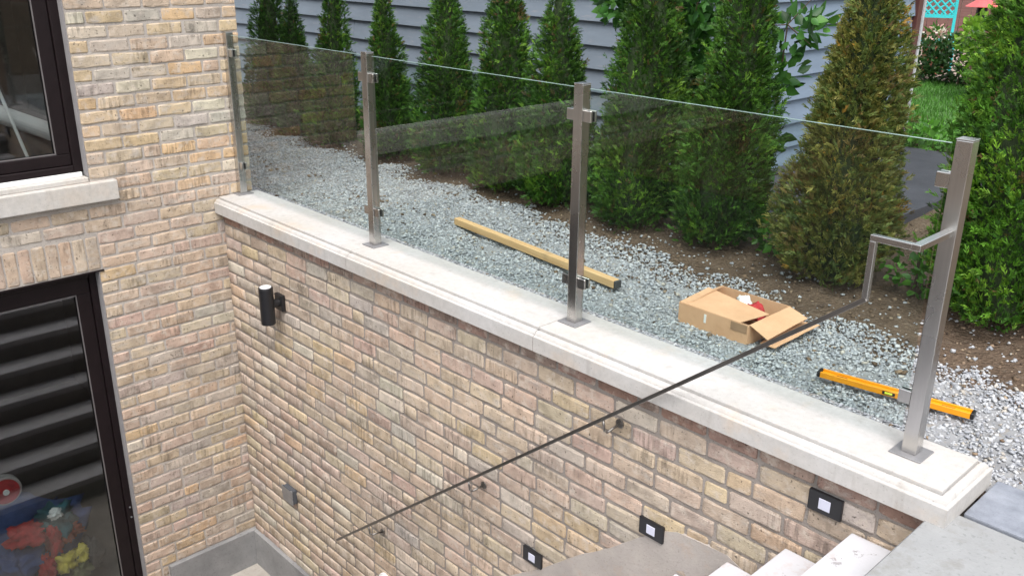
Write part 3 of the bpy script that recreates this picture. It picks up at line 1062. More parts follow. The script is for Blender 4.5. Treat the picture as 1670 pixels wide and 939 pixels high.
flap([(bl + 0.001, bd - 0.005, bh), (bl + 0.001, 0.01, bh), (bl + 0.110, -0.012, bh - 0.032), (bl + 0.108, bd - 0.022, bh - 0.022)])  # right end flap hanging out
flap([(bl + 0.045, 0.36, 0.045), (bl + 0.055, 0.02, 0.030), (bl + 0.135, 0.015, 0.032), (bl + 0.150, 0.385, 0.045)])              # loose outer flap
MB().box(0.300, 0.388, -0.0032, -0.0003, 0.060, 0.100, 0.0005).build('torn_patch', M['cardin'], cb)
MB().box(0.150, 0.162, -0.0022, -0.0003, 0.045, 0.088, 0.0004).build('tape', M['white'], cb)
# packing inside the box
def crumple(name, loc, sz, mat, seed, label=None, cat=None, parent=None, sub=4, amp=0.45):
    t = bmesh.new()
    bmesh.ops.create_icosphere(t, subdivisions=sub, radius=1.0)
    for v in t.verts:
        p = v.co.copy()
        k_ = 1 + amp * mnoise.noise(p * 1.6 + Vector((seed, 0, 0))) + amp * 0.6 * mnoise.noise(p * 4.1 + Vector((0, seed, 0))) + amp * 0.75 * abs(mnoise.noise(p * 9 + Vector((0, 0, seed))))
        v.co = Vector((p.x * sz[0] * k_, p.y * sz[1] * k_, max(p.z, -0.55) * sz[2] * k_))
    m_ = MB()
    m_._merge(t)
    o = m_.build(name, mat, parent, loc, smooth=True)
    if label:
        tag(o, label, cat)
    return o
crumple('red_cloth', (3.595, 0.87, -0.062), (0.05, 0.03, 0.045), M['red'], 3.1, 'red crumpled cloth inside the cardboard box', 'cloth')
crumple('white_paper', (3.525, 0.885, -0.055), (0.045, 0.03, 0.045), M['white'], 8.4, 'white crumpled paper inside the cardboard box', 'paper')

# ------------------------------------------------------------------ things behind the house glass
tw = thing('toy_wheel', 'red wheel with pale rim behind the door glass', 'toy', (-0.42, -1.665, -1.86), 0)
m = MB(); m.cyl((-0.02, 0, 0), (0.03, 0, 0), 0.105, n=32, bevel=0.006); m.build('tyre', M['sticker'], tw)
m = MB(); m.cyl((0.0305, 0, 0), (0.045, 0, 0), 0.088, n=32, bevel=0.004); m.build('disc', M['red'], tw)
m = MB(); m.cyl((0.0455, 0, 0), (0.055, 0, 0), 0.02, n=16); m.build('hub', M['white'], tw)
crumple('blue_blanket', (-0.66, -1.60, -2.48), (0.26, 0.36, 0.24), M['blue'], 1.7, 'large dark blue blanket heap behind the door glass', 'blanket', amp=0.6)
crumple('red_cloth', (-0.36, -1.60, -2.22), (0.09, 0.10, 0.06), M['red'], 5.5, 'red cloth on top of the blue blanket heap behind the door glass', 'cloth', amp=0.7)
crumple('red_cloth', (-0.36, -1.44, -2.36), (0.05, 0.045, 0.09), M['red'], 6.5, 'upright red cloth right of the heap behind the door glass', 'cloth', amp=0.8)
crumple('red_cloth', (-0.30, -1.53, -2.50), (0.05, 0.05, 0.09), M['red'], 9.5, 'lowest red cloth at the bottom of the door glass', 'cloth', amp=0.8)
crumple('yellow_cloth', (-0.30, -1.405, -2.52), (0.06, 0.055, 0.06), M['yellow'], 2.5, 'pale yellow cloth beside the lowest red cloth behind the door', 'cloth', amp=0.8)
crumple('yellow_cloth', (-0.35, -1.285, -2.53), (0.05, 0.045, 0.05), M['yellow'], 4.5, 'small yellow cloth nearest the door frame', 'cloth', amp=0.8)
crumple('dark_bag', (-0.42, -1.20, -2.62), (0.08, 0.07, 0.12), M['darkcloth'], 7.5, 'dark bag on the floor behind the door glass', 'bag', amp=0.5)
crumple('teal_cloth', (-0.50, -1.37, -2.28), (0.10, 0.10, 0.09), M['tealcloth'], 12.5, 'blue-green cloth at the upper right of the heap behind the door', 'cloth', amp=0.9)
crumple('white_paper', (-0.34, -1.405, -2.135), (0.025, 0.04, 0.03), M['white'], 13.5, 'small white paper on top of the heap behind the door', 'paper', amp=0.9)
crumple('orange_cloth', (-0.42, -1.33, -2.36), (0.06, 0.08, 0.05), M['rust'], 14.5, 'rust red cloth below the blue-green one behind the door', 'cloth', amp=0.9)
crumple('blue_cloth', (-0.36, -1.72, -2.45), (0.09, 0.11, 0.12), M['blue'], 15.5, 'blue cloth at the lower left corner behind the door glass', 'cloth', amp=0.9)
crumple('olive_bag', (-0.32, -1.33, -2.62), (0.07, 0.06, 0.08), M['olive'], 16.5, 'olive bag between the yellow cloths behind the door', 'bag', amp=0.8)
ptube = tube([(-0.30, -1.62, 0.80), (-0.42, -0.96, 0.46)], 0.055, 20)  # added tube gives the upper pane its pale reflected band
tag(ptube.build('reflection_tube', M['white']), 'thick pale tube added behind the upper window in place of a reflected band', 'tube')
pst = tube([(-0.26, -1.33, 0.95), (-0.26, -1.17, 0.24)], 0.010, 10)  # added stick stands for a thin reflected streak in the pane
tag(pst.build('reflection_stick', M['white']), 'thin white stick added behind the upper window in place of a reflected line', 'stick')

# ------------------------------------------------------------------ gravel (nobody could count it)
def rand_rot(n):
    q = rng.normal(size=(n, 4)); q /= np.linalg.norm(q, axis=1, keepdims=True)
    a, b, c, d = q.T
    return np.stack([1 - 2 * (c * c + d * d), 2 * (b * c - a * d), 2 * (b * d + a * c), 2 * (b * c + a * d), 1 - 2 * (b * b + d * d), 2 * (c * d - a * b), 2 * (b * d - a * c), 2 * (c * d + a * b), 1 - 2 * (b * b + c * c)], 1).reshape(n, 3, 3)
CUBE = np.array([(-1, -1, -1), (1, -1, -1), (1, 1, -1), (-1, 1, -1), (-1, -1, 1), (1, -1, 1), (1, 1, 1), (-1, 1, 1)], float) * 0.62
CF_ = np.array([(0, 3, 2, 1), (4, 5, 6, 7), (0, 1, 5, 4), (1, 2, 6, 5), (2, 3, 7, 6), (3, 0, 4, 7)])
def stones(P, size, flat=0.7):
    n = len(P)
    V = CUBE[None] + rng.normal(0, 0.20, (n, 8, 3))
    V *= (size[:, None] / 2 * np.stack([rng.uniform(0.8, 1.35, n), rng.uniform(0.65, 1.05, n), rng.uniform(0.5, 0.9, n)], 1))[:, None, :]
    V = np.einsum('nij,nkj->nki', rand_rot(n), V)
    V[:, :, 2] *= flat
    V += P[:, None, :]
    F = CF_[None] + (np.arange(n) * 8)[:, None, None]
    return V.reshape(-1, 3), F.reshape(-1, 4)
def n2(x, y, s, o):
    return np.array([mnoise.noise(Vector((a * s, b * s, o))) for a, b in zip(x, y)])
# stone dust and fines the gravel lies in
M['fines'] = concrete_mat('stone_dust', (0.30, 0.305, 0.315), (0.19, 0.19, 0.195), 9.0, (0.24, 0.205, 0.165))
BX = [-3.2, -0.7, 0.6, 1.4, 2.2, 2.8, 3.3, 3.9, 4.3, 5.0, 6.3]
BY = [1.45, 1.45, 1.36, 1.36, 1.18, 1.13, 1.11, 1.07, 1.01, 0.97, 0.98]
fx = np.arange(-3.2, 6.31, 0.05)
FV, nr = [], 26
for x in fx:
    y1 = float(np.interp(x, BX, BY)) - 0.03 + 0.13 * mnoise.noise(Vector((x * 2.6, 1.0, 1.0))) + 0.05 * mnoise.noise(Vector((x * 9, 3.0, 1.0)))
    for k in range(nr):
        y = 0.18 + (y1 - 0.18) * k / (nr - 1)
        FV.append((x, y, height(x, y) + (0.005 if k < nr - 1 else -0.01)))
ii, jj = np.meshgrid(np.arange(len(fx) - 1), np.arange(nr - 1))
a_ = (ii * nr + jj).ravel()
struct(mesh_obj('gravel_base', np_mesh('gravel_base', np.array(FV), np.stack([a_, a_ + nr, a_ + nr + 1, a_ + 1], 1), smooth=True), M['fines']))
N = 125000
gx_ = rng.uniform(-3.2, 5.9, N); gy_ = rng.uniform(0.19, 1.75, N)
bound = np.interp(gx_, [-3.2, -0.7, 0.6, 1.4, 2.2, 2.8, 3.3, 3.9, 4.3, 5.0, 6.3], [1.45, 1.45, 1.36, 1.36, 1.18, 1.13, 1.11, 1.07, 1.01, 0.97, 0.98])
bn = bound + 0.16 * n2(gx_, gy_, 2.6, 1.0) + 0.08 * n2(gx_, gy_, 8.0, 4.0)
over = (gy_ - bn) / 0.16
keep = rng.uniform(0, 1, N) < np.clip(1 - over, 0.018, 1)
slab = (gx_ > 4.95) & (gy_ < 0.25)
keep &= ~slab
gx_, gy_ = gx_[keep], gy_[keep]
n_ = len(gx_)
sz = np.clip(rng.lognormal(math.log(0.0155), 0.36, n_), 0.009, 0.034)
gz_ = np.array([height(a, b) for a, b in zip(gx_, gy_)]) + rng.uniform(-0.004, 0.013, n_) + 0.010 * n2(gx_, gy_, 5, 9)
V, F = stones(np.stack([gx_, gy_, gz_], 1), sz)
base = np.array([(0.39, 0.40, 0.42), (0.44, 0.45, 0.47), (0.33, 0.34, 0.37), (0.475, 0.48, 0.49), (0.36, 0.375, 0.405), (0.40, 0.37, 0.33), (0.27, 0.28, 0.305)])
pc = base[rng.choice(7, n_, p=[.26, .20, .18, .12, .14, .05, .05])] * rng.uniform(0.86, 1.12, (n_, 1))
# sandy fines along the back of the coping
fin = np.clip(1 - (gy_ - 0.19) / 0.12, 0, 1) * (rng.uniform(0, 1, n_) < 0.55)
pc = pc * (1 - 0.6 * fin[:, None]) + np.array([0.46, 0.40, 0.29]) * 0.6 * fin[:, None]
g = mesh_obj('gravel', np_mesh('gravel', V, F, np.repeat(pc, 8, 0)), M['gravel'])
g['kind'] = 'stuff'
tag(g, 'grey crushed stone gravel bed behind the limestone coping', 'gravel')
# clods, chips and dead needles on the soil
N = 9000
cx = rng.uniform(-3, 6.5, N); cy_ = np.where(rng.uniform(0, 1, N) < 0.06, rng.uniform(0.25, 1.0, N), rng.uniform(0.85, 3.2, N))
cz = np.array([height(a, b) for a, b in zip(cx, cy_)]) + rng.uniform(0, 0.006, N) + np.where(cy_ < 0.95, 0.014, 0)
V, F = stones(np.stack([cx, cy_, cz], 1), np.clip(rng.lognormal(math.log(0.013), 0.5, N), 0.006, 0.05), 0.6)
pc = np.array([(0.13, 0.09, 0.06), (0.20, 0.145, 0.10), (0.30, 0.23, 0.16), (0.09, 0.065, 0.05)])[rng.choice(4, N, p=[.35, .35, .15, .15])] * rng.uniform(0.7, 1.25, (N, 1))
g = mesh_obj('soil_clods', np_mesh('soil_clods', V, F, np.repeat(pc, 8, 0)), M['chips'])
g['kind'] = 'stuff'
tag(g, 'brown soil clods and wood chips under the evergreens', 'soil')

# ------------------------------------------------------------------ arborvitae
def sprays(pos, out, size, cols, lobes=7, rg=rng):
    """flat fans of narrow scale-leaf lobes: pos (n,3), out (n,3) growth direction"""
    n = len(pos)
    d = out / np.linalg.norm(out, axis=1, keepdims=True)
    tan = np.cross(np.array([0, 0, 1.0]), d) 
    rnd = tan / (np.linalg.norm(tan, axis=1, keepdims=True) + 1e-6) + 0.55 * rg.normal(size=(n, 3))
    s = np.cross(d, rnd); s /= np.linalg.norm(s, axis=1, keepdims=True)
    nv = np.cross(d, s)
    Vs, Cs = [], []
    for k in range(lobes):
        if k == 0:
            ang = rg.normal(0, 0.08, n); st = np.zeros(n); ln_ = rg.uniform(0.85, 1.1, n)
        else:
            sg = 1 if k % 2 else -1
            ang = sg * rg.uniform(0.25, 0.60, n); st = (k - 1) / lobes * 0.85 + rg.uniform(0.0, 0.12, n); ln_ = rg.uniform(0.34, 0.52, n) * (1.1 - 0.45 * st)
        ca, sa = np.cos(ang)[:, None], np.sin(ang)[:, None]
        ax = d * ca + s * sa
        px_ = -d * sa + s * ca
        tw_ = rg.normal(0, 0.35, n)[:, None]
        px_ = px_ * np.cos(tw_) + nv * np.sin(tw_)
        L = (size * ln_)[:, None]
        W = (size * rg.uniform(0.040, 0.066, n))[:, None]
        b = pos + d * (size * st)[:, None]
        drp = nv * (size * rg.normal(0, 0.10, n))[:, None]
        q = np.stack([b, b + ax * L * 0.5 + px_ * W + drp * .3, b + ax * L + drp, b + ax * L * 0.5 - px_ * W + drp * .3], 1)
        Vs.append(q)
        br = rg.uniform(0.85, 1.2, (n, 1))
        c4 = np.repeat((cols * br)[:, None, :], 4, 1)
        c4[:, 2] *= 1.35
        c4[:, 0] *= 0.85
        Cs.append(c4)
    V = np.concatenate(Vs).reshape(-1, 3)
    Cc = np.concatenate(Cs).reshape(-1, 3)
    return V, np.arange(len(V)).reshape(-1, 4), np.clip(Cc, 0, 0.9)

def arbor(x, y, h, R, label, pal, n, seed, skew=(0, 0), low=0.04, size=(0.038, 0.076), flat=0.0):
    rg = np.random.default_rng(seed)
    z0 = height(x, y)
    t_ = thing('arborvitae', label, 'evergreen', (x, y, z0), 0, 'row of evergreens along the gravel')
    ph = rg.uniform(0, 6.28, 8)
    pw_ = rg.uniform(0.66, 0.95)
    skew = (skew[0] + rg.normal(0, 0.025), skew[1] + rg.normal(0, 0.04))
    def rad(t, a):
        # full below, narrowing to the tip; lumps and hollows round the crown
        base_ = np.where(t < 0.16, 0.72 + 0.28 * np.sin(np.clip(t / 0.16, 0, 1) * 1.57), np.clip(1 - (t - 0.16) / 0.85, 0, 1) ** pw_)
        lump = 1 + 0.17 * np.sin(3 * a + ph[0] + 5 * t) + 0.10 * np.sin(5 * a - 9 * t + ph[1]) + 0.09 * np.sin(2 * a + 17 * t + ph[2]) + 0.06 * np.sin(7 * a + 23 * t + ph[3])
        return R * base_ * lump
    t = rg.uniform(0, 1, n * 3)
    w_ = rad(t, np.zeros(n * 3)) / R
    t = t[rg.uniform(0, 1.15, n * 3) < w_ + 0.10][:n]
    n = len(t)
    a = rg.uniform(0, 2 * math.pi, n)
    rr = rad(t, a) * (0.62 + 0.40 * rg.uniform(0, 1, n) ** 0.6)
    stray = rg.uniform(0, 1, n) < 0.035
    rr = np.where(stray, rr * 1.14 + 0.012, rr)
    zz = low + t * (h - low)
    out = np.stack([np.cos(a), np.sin(a), np.zeros(n)], 1)
    pos = out * rr[:, None]
    pos[:, 0] += skew[0] * t; pos[:, 1] += skew[1] * t
    pos[:, 2] = zz
    pos += rg.normal(0, 0.012, (n, 3))
    dirn = out * rg.uniform(0.25, 0.95, n)[:, None] + np.array([0, 0, 1.0]) * rg.uniform(0.2, 1.0, n)[:, None] + rg.normal(0, 0.28, (n, 3))
    pa = np.array([p[0] for p in pal]); pw = np.array([p[1] for p in pal], float); pw /= pw.sum()
    # clumps of one tone: nearby sprays share a branch colour
    key = (np.floor(a / 0.5) * 31 + np.floor(t * 14) * 7).astype(int)
    kc = rg.choice(len(pal), 4000, p=pw)
    idx = np.where(rg.uniform(0, 1, n) < 0.5, kc[key % 4000], rg.choice(len(pal), n, p=pw))
    cols = pa[idx] * rg.uniform(0.6, 1.45, (n, 1))
    size_ = rg.uniform(size[0], size[1], n) * (1 - 0.25 * t)
    dead = (rg.uniform(0, 1, n) < 0.03) & (rr < rad(t, a) * 0.92)
    cols[dead] = np.array([0.13, 0.085, 0.04])
    V, F, Cc = sprays(pos, dirn, size_, cols, rg=rg)
    mesh_obj('crown', np_mesh('crown', V, F, Cc), M['leaf'], t_)
    # trunk with limbs
    tr = MB()
    tr.cyl((0, 0, -0.06), (skew[0] * .5, skew[1] * .5, h * 0.5), 0.030, 0.016, 10)
    tr.cyl((skew[0] * .5, skew[1] * .5, h * 0.5), (skew[0] * .92, skew[1] * .92, h * 0.93), 0.016, 0.004, 8)
    for k in range(16):
        tz = rg.uniform(0.06, 0.8); aa = rg.uniform(0, 6.28)
        l_ = R * 0.75 * (1 - tz * 0.8)
        p0 = Vector((skew[0] * tz, skew[1] * tz, h * tz))
        tr.cyl(p0, p0 + Vector((math.cos(aa) * l_, math.sin(aa) * l_, l_ * 0.9)), 0.007, 0.003, 5)
    tr.build('trunk', M['bark'], t_)
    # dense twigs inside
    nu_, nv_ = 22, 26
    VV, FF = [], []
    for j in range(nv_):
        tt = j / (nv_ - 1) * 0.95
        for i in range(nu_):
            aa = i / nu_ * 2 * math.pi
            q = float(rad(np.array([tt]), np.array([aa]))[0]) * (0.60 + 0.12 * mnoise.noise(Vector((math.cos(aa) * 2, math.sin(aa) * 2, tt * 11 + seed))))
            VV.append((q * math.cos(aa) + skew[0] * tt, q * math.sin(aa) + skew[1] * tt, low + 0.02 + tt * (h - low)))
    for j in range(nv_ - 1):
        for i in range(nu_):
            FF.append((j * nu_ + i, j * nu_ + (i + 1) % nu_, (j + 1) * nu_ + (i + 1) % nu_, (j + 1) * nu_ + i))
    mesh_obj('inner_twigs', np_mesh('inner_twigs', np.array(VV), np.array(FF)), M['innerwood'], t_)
    return t_

GREEN = [((0.029, 0.078, 0.011), 4), ((0.042, 0.111, 0.014), 4), ((0.063, 0.152, 0.019), 2.5), ((0.021, 0.055, 0.011), 3), ((0.108, 0.208, 0.023), 1.6), ((0.084, 0.070, 0.019), 0.35)]
DEEP = [((0.026, 0.070, 0.012), 5), ((0.038, 0.098, 0.015), 4), ((0.056, 0.135, 0.019), 1.5), ((0.019, 0.050, 0.011), 3), ((0.084, 0.068, 0.020), 0.3)]
BRONZE = [((0.135, 0.145, 0.034), 4), ((0.095, 0.127, 0.032), 4), ((0.185, 0.176, 0.045), 2.5), ((0.062, 0.096, 0.024), 2.2), ((0.269, 0.159, 0.028), 0.5), ((0.135, 0.102, 0.033), 0.7)]
BRIGHT = [((0.054, 0.142, 0.014), 4), ((0.078, 0.191, 0.018), 4), ((0.037, 0.106, 0.013), 3), ((0.124, 0.246, 0.022), 1.6), ((0.025, 0.069, 0.011), 2), ((0.099, 0.083, 0.019), 0.3)]
trees = [
    (-2.60, 1.75, 1.75, 0.26, 'dark evergreen farthest left, beside the house corner', DEEP, 5000, (0, 0)),
    (-1.98, 1.72, 1.32, 0.23, 'short dark evergreen, second from the house corner', DEEP, 5000, (0.0, 0)),
    (-1.42, 1.72, 1.62, 0.26, 'evergreen left of the second post, third from the house corner', GREEN, 6000, (0, 0)),
    (-0.52, 1.72, 1.42, 0.225, 'narrow pointed evergreen just right of the second post', GREEN, 6000, (0, 0)),
    (0.24, 1.70, 1.60, 0.30, 'evergreen midway behind the second glass panel, left of a close pair', GREEN, 7500, (0, 0)),
    (0.88, 1.70, 1.66, 0.31, 'evergreen behind the second glass panel, right one of a close pair', GREEN, 7500, (0, 0)),
    (1.47, 1.68, 1.50, 0.30, 'evergreen directly left of the third post', GREEN, 7500, (0, 0)),
    (2.13, 1.72, 1.85, 0.345, 'broad dark evergreen directly right of the third post', GREEN, 10000, (0.05, 0)),
    (2.77, 1.70, 1.98, 0.295, 'green evergreen behind the cardboard box', GREEN, 11000, (0.10, 0)),
    (3.55, 1.68, 1.98, 0.325, 'bronze yellowed evergreen behind the handrail top', BRONZE, 13000, (0.05, 0)),
    (4.42, 1.80, 2.15, 0.42, 'bright green evergreen behind the end post, farthest right', BRIGHT, 17000, (-0.06, 0)),
]
for k, (x, y, h, R_, lb, pal, n, sk) in enumerate(trees):
    arbor(x, y, h, R_ * 0.85, lb, pal, int(n * 1.0), 100 + k, sk)

# ------------------------------------------------------------------ broad-leaved shrub and weeds
def leaves(pos, dirs, size, cols, rg=rng):
    n = len(pos)
    d = dirs / np.linalg.norm(dirs, axis=1, keepdims=True)
    s = np.cross(d, rg.normal(size=(n, 3))); s /= np.linalg.norm(s, axis=1, keepdims=True)
    nv = np.cross(s, d)
    L = size[:, None]
    prof = [(0.0, 0.0, 0), (0.28, 0.30, 0.05), (0.62, 0.24, 0.04), (1.0, 0.0, -0.08), (0.62, -0.24, 0.04), (0.28, -0.30, 0.05)]
    V = np.stack([pos + d * L * a + s * L * b + nv * L * c for a, b, c in prof], 1)
    F1 = np.array([(0, 1, 2, 3), (0, 3, 4, 5)])
    F = (F1[None] + (np.arange(n) * 6)[:, None, None]).reshape(-1, 4)
    Cc = np.repeat(cols[:, None, :], 6, 1).reshape(-1, 3)
    return V.reshape(-1, 3), F, Cc

def leafy(name, label, cat, loc, blobs, n, size, pal, seed, stems=True, group=None, mat='broadleaf'):
    rg = np.random.default_rng(seed)
    t_ = thing(name, label, cat, loc, 0, group)
    w_ = np.array([b[3] ** 2 * b[4] for b in blobs]); w_ /= w_.sum()
    k = rg.choice(len(blobs), n, p=w_)
    B_ = np.array(blobs)[k]
    d = rg.normal(size=(n, 3)); d /= np.linalg.norm(d, axis=1, keepdims=True)
    rr = rg.uniform(0.25, 1.0, n) ** 0.55
    pos = B_[:, :3] + d * (rr * B_[:, 3])[:, None] * np.stack([np.ones(n), np.ones(n), B_[:, 4] / B_[:, 3]], 1)
    dirs = d * 0.7 + rg.normal(0, 0.6, (n, 3)) + np.array([0, 0, 0.15])
    pa = np.array([p[0] for p in pal]); pw = np.array([p[1] for p in pal], float); pw /= pw.sum()
    cols = pa[rg.choice(len(pal), n, p=pw)] * rg.uniform(0.7, 1.35, (n, 1))
    V, F, Cc = leaves(pos, dirs, rg.uniform(size[0], size[1], n), cols, rg)
    mesh_obj('leaves', np_mesh('leaves', V, F, Cc), M[mat], t_)
    if stems:
        sm = MB()
        for b in blobs:
            p0 = Vector((rg.uniform(-.02, .02), rg.uniform(-.02, .02), -0.03))
            p1 = Vector((b[0] * 0.45, b[1] * 0.45, b[2] * 0.55))
            p2 = Vector((b[0], b[1], b[2]))
            sm.cyl(p0, p1, 0.012, 0.008, 7); sm.cyl(p1, p2, 0.008, 0.004, 6)
            for q in range(5):
                dd = Vector(rg.normal(size=3)).normalized() * b[3] * 0.8
                sm.cyl(p2, p2 + dd, 0.004, 0.002, 5)
        sm.build('stems', M['bark'], t_)
    return t_
LEAFPAL = [((0.045, 0.135, 0.030), 4), ((0.065, 0.185, 0.040), 3), ((0.030, 0.085, 0.028), 3), ((0.10, 0.25, 0.05), 1.3)]
WEEDPAL = [((0.085, 0.22, 0.035), 4), ((0.12, 0.30, 0.045), 3), ((0.05, 0.13, 0.03), 2)]
leafy('broadleaf_shrub', 'leafy broad-leaved shrub growing up between the evergreens before the shed corner', 'shrub', (1.98, 2.14, -0.1),
      [(-0.05, -0.25, 1.42, 0.28, 0.20), (0.10, 0.0, 1.10, 0.26, 0.35), (0.05, 0.05, 0.65, 0.20, 0.5), (0.28, -0.05, 1.45, 0.20, 0.25)], 2300, (0.05, 0.10), LEAFPAL, 5)
leafy('broadleaf_sapling', 'thin leafy branches sticking out right of the evergreen behind the box', 'shrub', (2.84, 2.10, -0.1),
      [(0.02, -0.12, 1.02, 0.20, 0.15), (0.10, -0.10, 1.30, 0.24, 0.12), (-0.02, 0.0, 0.55, 0.10, 0.15)], 240, (0.05, 0.11), LEAFPAL, 6)
for k, (x, y, s, lb) in enumerate(((3.12, 1.85, 0.15, 'bright green weed between the box evergreen and the bronze evergreen'),
                                  (3.95, 1.85, 0.17, 'bright green weed between the bronze evergreen and the end post'),
                                  (5.05, 1.78, 0.14, 'bright green weed at the right edge of the picture'),
                                  (2.55, 1.95, 0.12, 'low green weed beside the broad dark evergreen'))):
    leafy('weed', lb, 'weed', (x, y, height(x, y)), [(0, 0, s * 0.7, s, s * 0.7), (s * .6, .02, s * .5, s * .7, s * .5)], 170, (0.03, 0.07), WEEDPAL, 20 + k, True, 'weeds among the evergreens')
leafy('border_plant', 'low bright plants with white flowers at the lawn edge', 'plant', (2.45, 5.55, -0.1),
      [(0, 0, 0.12, 0.28, 0.16), (0.45, 0.05, 0.12, 0.28, 0.16), (-0.35, 0, 0.10, 0.2, 0.14)], 700, (0.05, 0.10), WEEDPAL, 31)
leafy('hedge_bush', 'dark clipped bush at the far end of the lawn', 'bush', (0.75, 10.3, -0.1),
      [(-0.6, 0, 0.30, 0.42, 0.34), (0.0, 0, 0.32, 0.46, 0.36), (0.6, 0, 0.30, 0.45, 0.36), (1.1, 0.1, 0.30, 0.45, 0.36)], 4200, (0.05, 0.09),
      [((0.022, 0.060, 0.020), 4), ((0.035, 0.085, 0.025), 3), ((0.05, 0.11, 0.03), 1), ((0.12, 0.07, 0.04), 0.25)], 32)
leafy('golden_bush', 'yellow-green bush beside the bird feeder behind the bright evergreen', 'bush', (1.60, 8.9, -0.1),
      [(-0.05, 0, 0.72, 0.36, 0.36), (0.4, 0.1, 0.85, 0.45, 0.5)], 2200, (0.05, 0.10),
      [((0.16, 0.30, 0.035), 4), ((0.22, 0.38, 0.05), 3), ((0.09, 0.20, 0.03), 2)], 33)

# ------------------------------------------------------------------ shed with lap siding
shed = thing('siding_shed', 'grey lap-sided shed standing behind the row of evergreens', 'shed')
SX, SY, SY1, SX0 = 1.94, 3.0, 5.93, -9.0
sm = MB()
sm.box(SX0, SX - 0.03, SY + 0.03, SY1, -0.3, 2.9)
sm.build('sheathing', M['sheath'], shed)
EXPO = 0.19
def lap(L):
    """one lap board along local x, face to -y: thick butt below, thin at the top"""
    m_ = MB()
    m_.prism([(0.0, 0.0), (-0.042, 0.0), (-0.042, 0.004), (-0.008, EXPO + 0.012), (0.0, EXPO + 0.012)], (0, L))
    return m_.mesh('siding_board')
zb = -0.10
k = 0
while zb < 2.85:
    cuts = [SX0, -6.2 + (k % 3) * 0.8, -2.9 + (k % 2) * 1.3, SX - 0.062]
    for a, b in zip(cuts[:-1], cuts[1:]):
        o = mesh_obj('siding_board', lap(b - a - 0.003), M['siding'], shed, (a, SY + 0.028, zb + random.uniform(-0.002, 0.002)))
    o = mesh_obj('siding_board', lap(SY1 - SY - 0.09), M['siding_blue'], shed, (SX - 0.028, SY + 0.06, zb), math.pi / 2)
    zb += EXPO
    k += 1
MB().box(SX - 0.06, SX + 0.012, SY - 0.012, SY + 0.058, -0.15, 2.88, 0.003).build('corner_board', M['siding_blue'], shed)
MB().box(SX - 0.04, SX + 0.035, SY1 - 0.028, SY1 + 0.06, -0.2, 2.88, 0.004).build('corner_board', M['brownmetal'], shed)
MB().box(SX - 0.02, SX + 0.05, SY1 + 0.062, SY1 + 0.092, -0.2, 2.9, 0.004).build('downspout', M['greymetal'], shed)
rf = MB()
rf.box(SX0 - 0.2, SX + 0.3, SY - 0.15, SY1 + 0.3, 2.91, 3.05)
rf.build('roof', M['roof'], shed)

# ------------------------------------------------------------------ far garden things
fd = thing('bird_feeder', 'red-roofed feeder on a post at the far end of the garden', 'bird feeder', (1.16, 9.6, -0.1))
MB().cyl((0, 0, 0), (0, 0, 0.72), 0.03, n=10).build('post', M['fence'], fd)
MB().cyl((0, 0, 0.72), (0, 0, 0.90), 0.085, 0.075, n=16).build('seed_jar', M['greenglass'], fd)
MB().cyl((0, 0, 0.9005), (0, 0, 0.935), 0.12, n=16).build('tray', M['black'], fd)
MB().cyl((0, 0, 0.936), (0, 0, 1.06), 0.07, 0.06, n=16).build('neck', M['black'], fd)
MB().cyl((0, 0, 1.061), (0, 0, 1.16), 0.20, 0.05, n=20).build('roof', M['redroof'], fd)
gc_ = thing('garden_chair', 'teal garden chair with pierced back on the far patio', 'chair', (-0.22, 11.6, -0.08), 0.5)
bk = MB()
bk.box(-0.27, -0.23, -0.02, 0.02, 0.4, 1.25)
bk.box(0.23, 0.27, -0.02, 0.02, 0.4, 1.25)
bk.box(-0.2295, 0.2295, -0.02, 0.02, 1.19, 1.25)
bk.box(-0.2295, 0.2295, -0.02, 0.02, 0.75, 0.80)
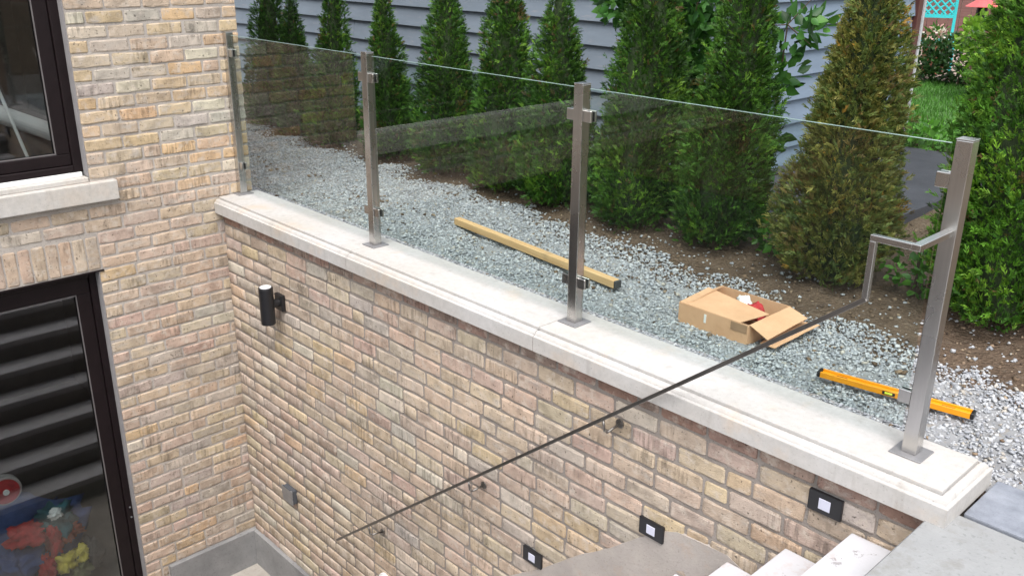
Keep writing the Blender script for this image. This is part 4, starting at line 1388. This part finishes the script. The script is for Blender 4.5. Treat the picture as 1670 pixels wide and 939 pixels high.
for k in range(-4, 9):
    for s in (-1, 1):
        x0 = k * 0.11 - 0.27
        t = MB()
        a0, a1 = (x0, x0 + 0.39) if s > 0 else (x0 + 0.39, x0)
        lo, hi = max(min(a0, a1), -0.23), min(max(a0, a1), 0.23)
        if hi - lo < 0.03:
            continue
        f0 = lambda x: 0.80 + (x - a0) / (a1 - a0) * 0.39
        bk.cyl((lo, 0.002 * s, f0(lo)), (hi, 0.002 * s, f0(hi)), 0.014, n=6)
bk.build('backrest', M['teal'], gc_)
MB().box(-0.27, 0.27, -0.5, -0.021, 0.40, 0.45, 0.01).build('seat', M['teal'], gc_)
for sx_ in (-0.24, 0.24):
    for sy_ in (-0.46, -0.05):
        MB().box(sx_ - 0.02, sx_ + 0.02, sy_ - 0.02, sy_ + 0.02, 0, 0.3995).build('leg', M['teal'], gc_)
for k, (x, y, lb) in enumerate(((-0.35, 11.0, 'terracotta pot of white flowers left of the dark bush'), (0.05, 11.1, 'terracotta pot of pale flowers behind the dark bush'))):
    fp = thing('flower_pot', lb, 'flower pot', (x, y, -0.08), 0, 'flower pots on the patio')
    MB().cyl((0, 0, 0), (0, 0, 0.42), 0.14, 0.19, 18).build('pot', M['terracotta'], fp)
    rg = np.random.default_rng(60 + k)
    d = rg.normal(size=(160, 3)); d /= np.linalg.norm(d, axis=1, keepdims=True)
    p = d * 0.20 * rg.uniform(0.3, 1, (160, 1)) + np.array([0, 0, 0.52])
    cl = np.array([(0.06, 0.16, 0.03), (0.75, 0.70, 0.66), (0.7, 0.4, 0.4)])[rg.choice(3, 160, p=[.6, .3, .1])]
    V, F, Cc = leaves(p, d + rg.normal(0, .4, (160, 3)), rg.uniform(.05, .09, 160), cl, rg)
    mesh_obj('flowers', np_mesh('flowers', V, F, Cc), M['broadleaf'], fp)
fe = thing('board_fence', 'reddish brown board fence closing the far garden', 'fence', (-7, 15.5, -0.1))
for k in range(64):
    MB().box(k * 0.2, k * 0.2 + 0.185, -0.012 + 0.004 * (k % 2), 0.012, 0, 1.9 + random.uniform(-.01, .01)).build('board', M['fence'], fe)
for zz in (0.3, 1.6):
    MB().box(0, 12.8, 0.0125, 0.05, zz, zz + 0.09).build('rail', M['fence'], fe)
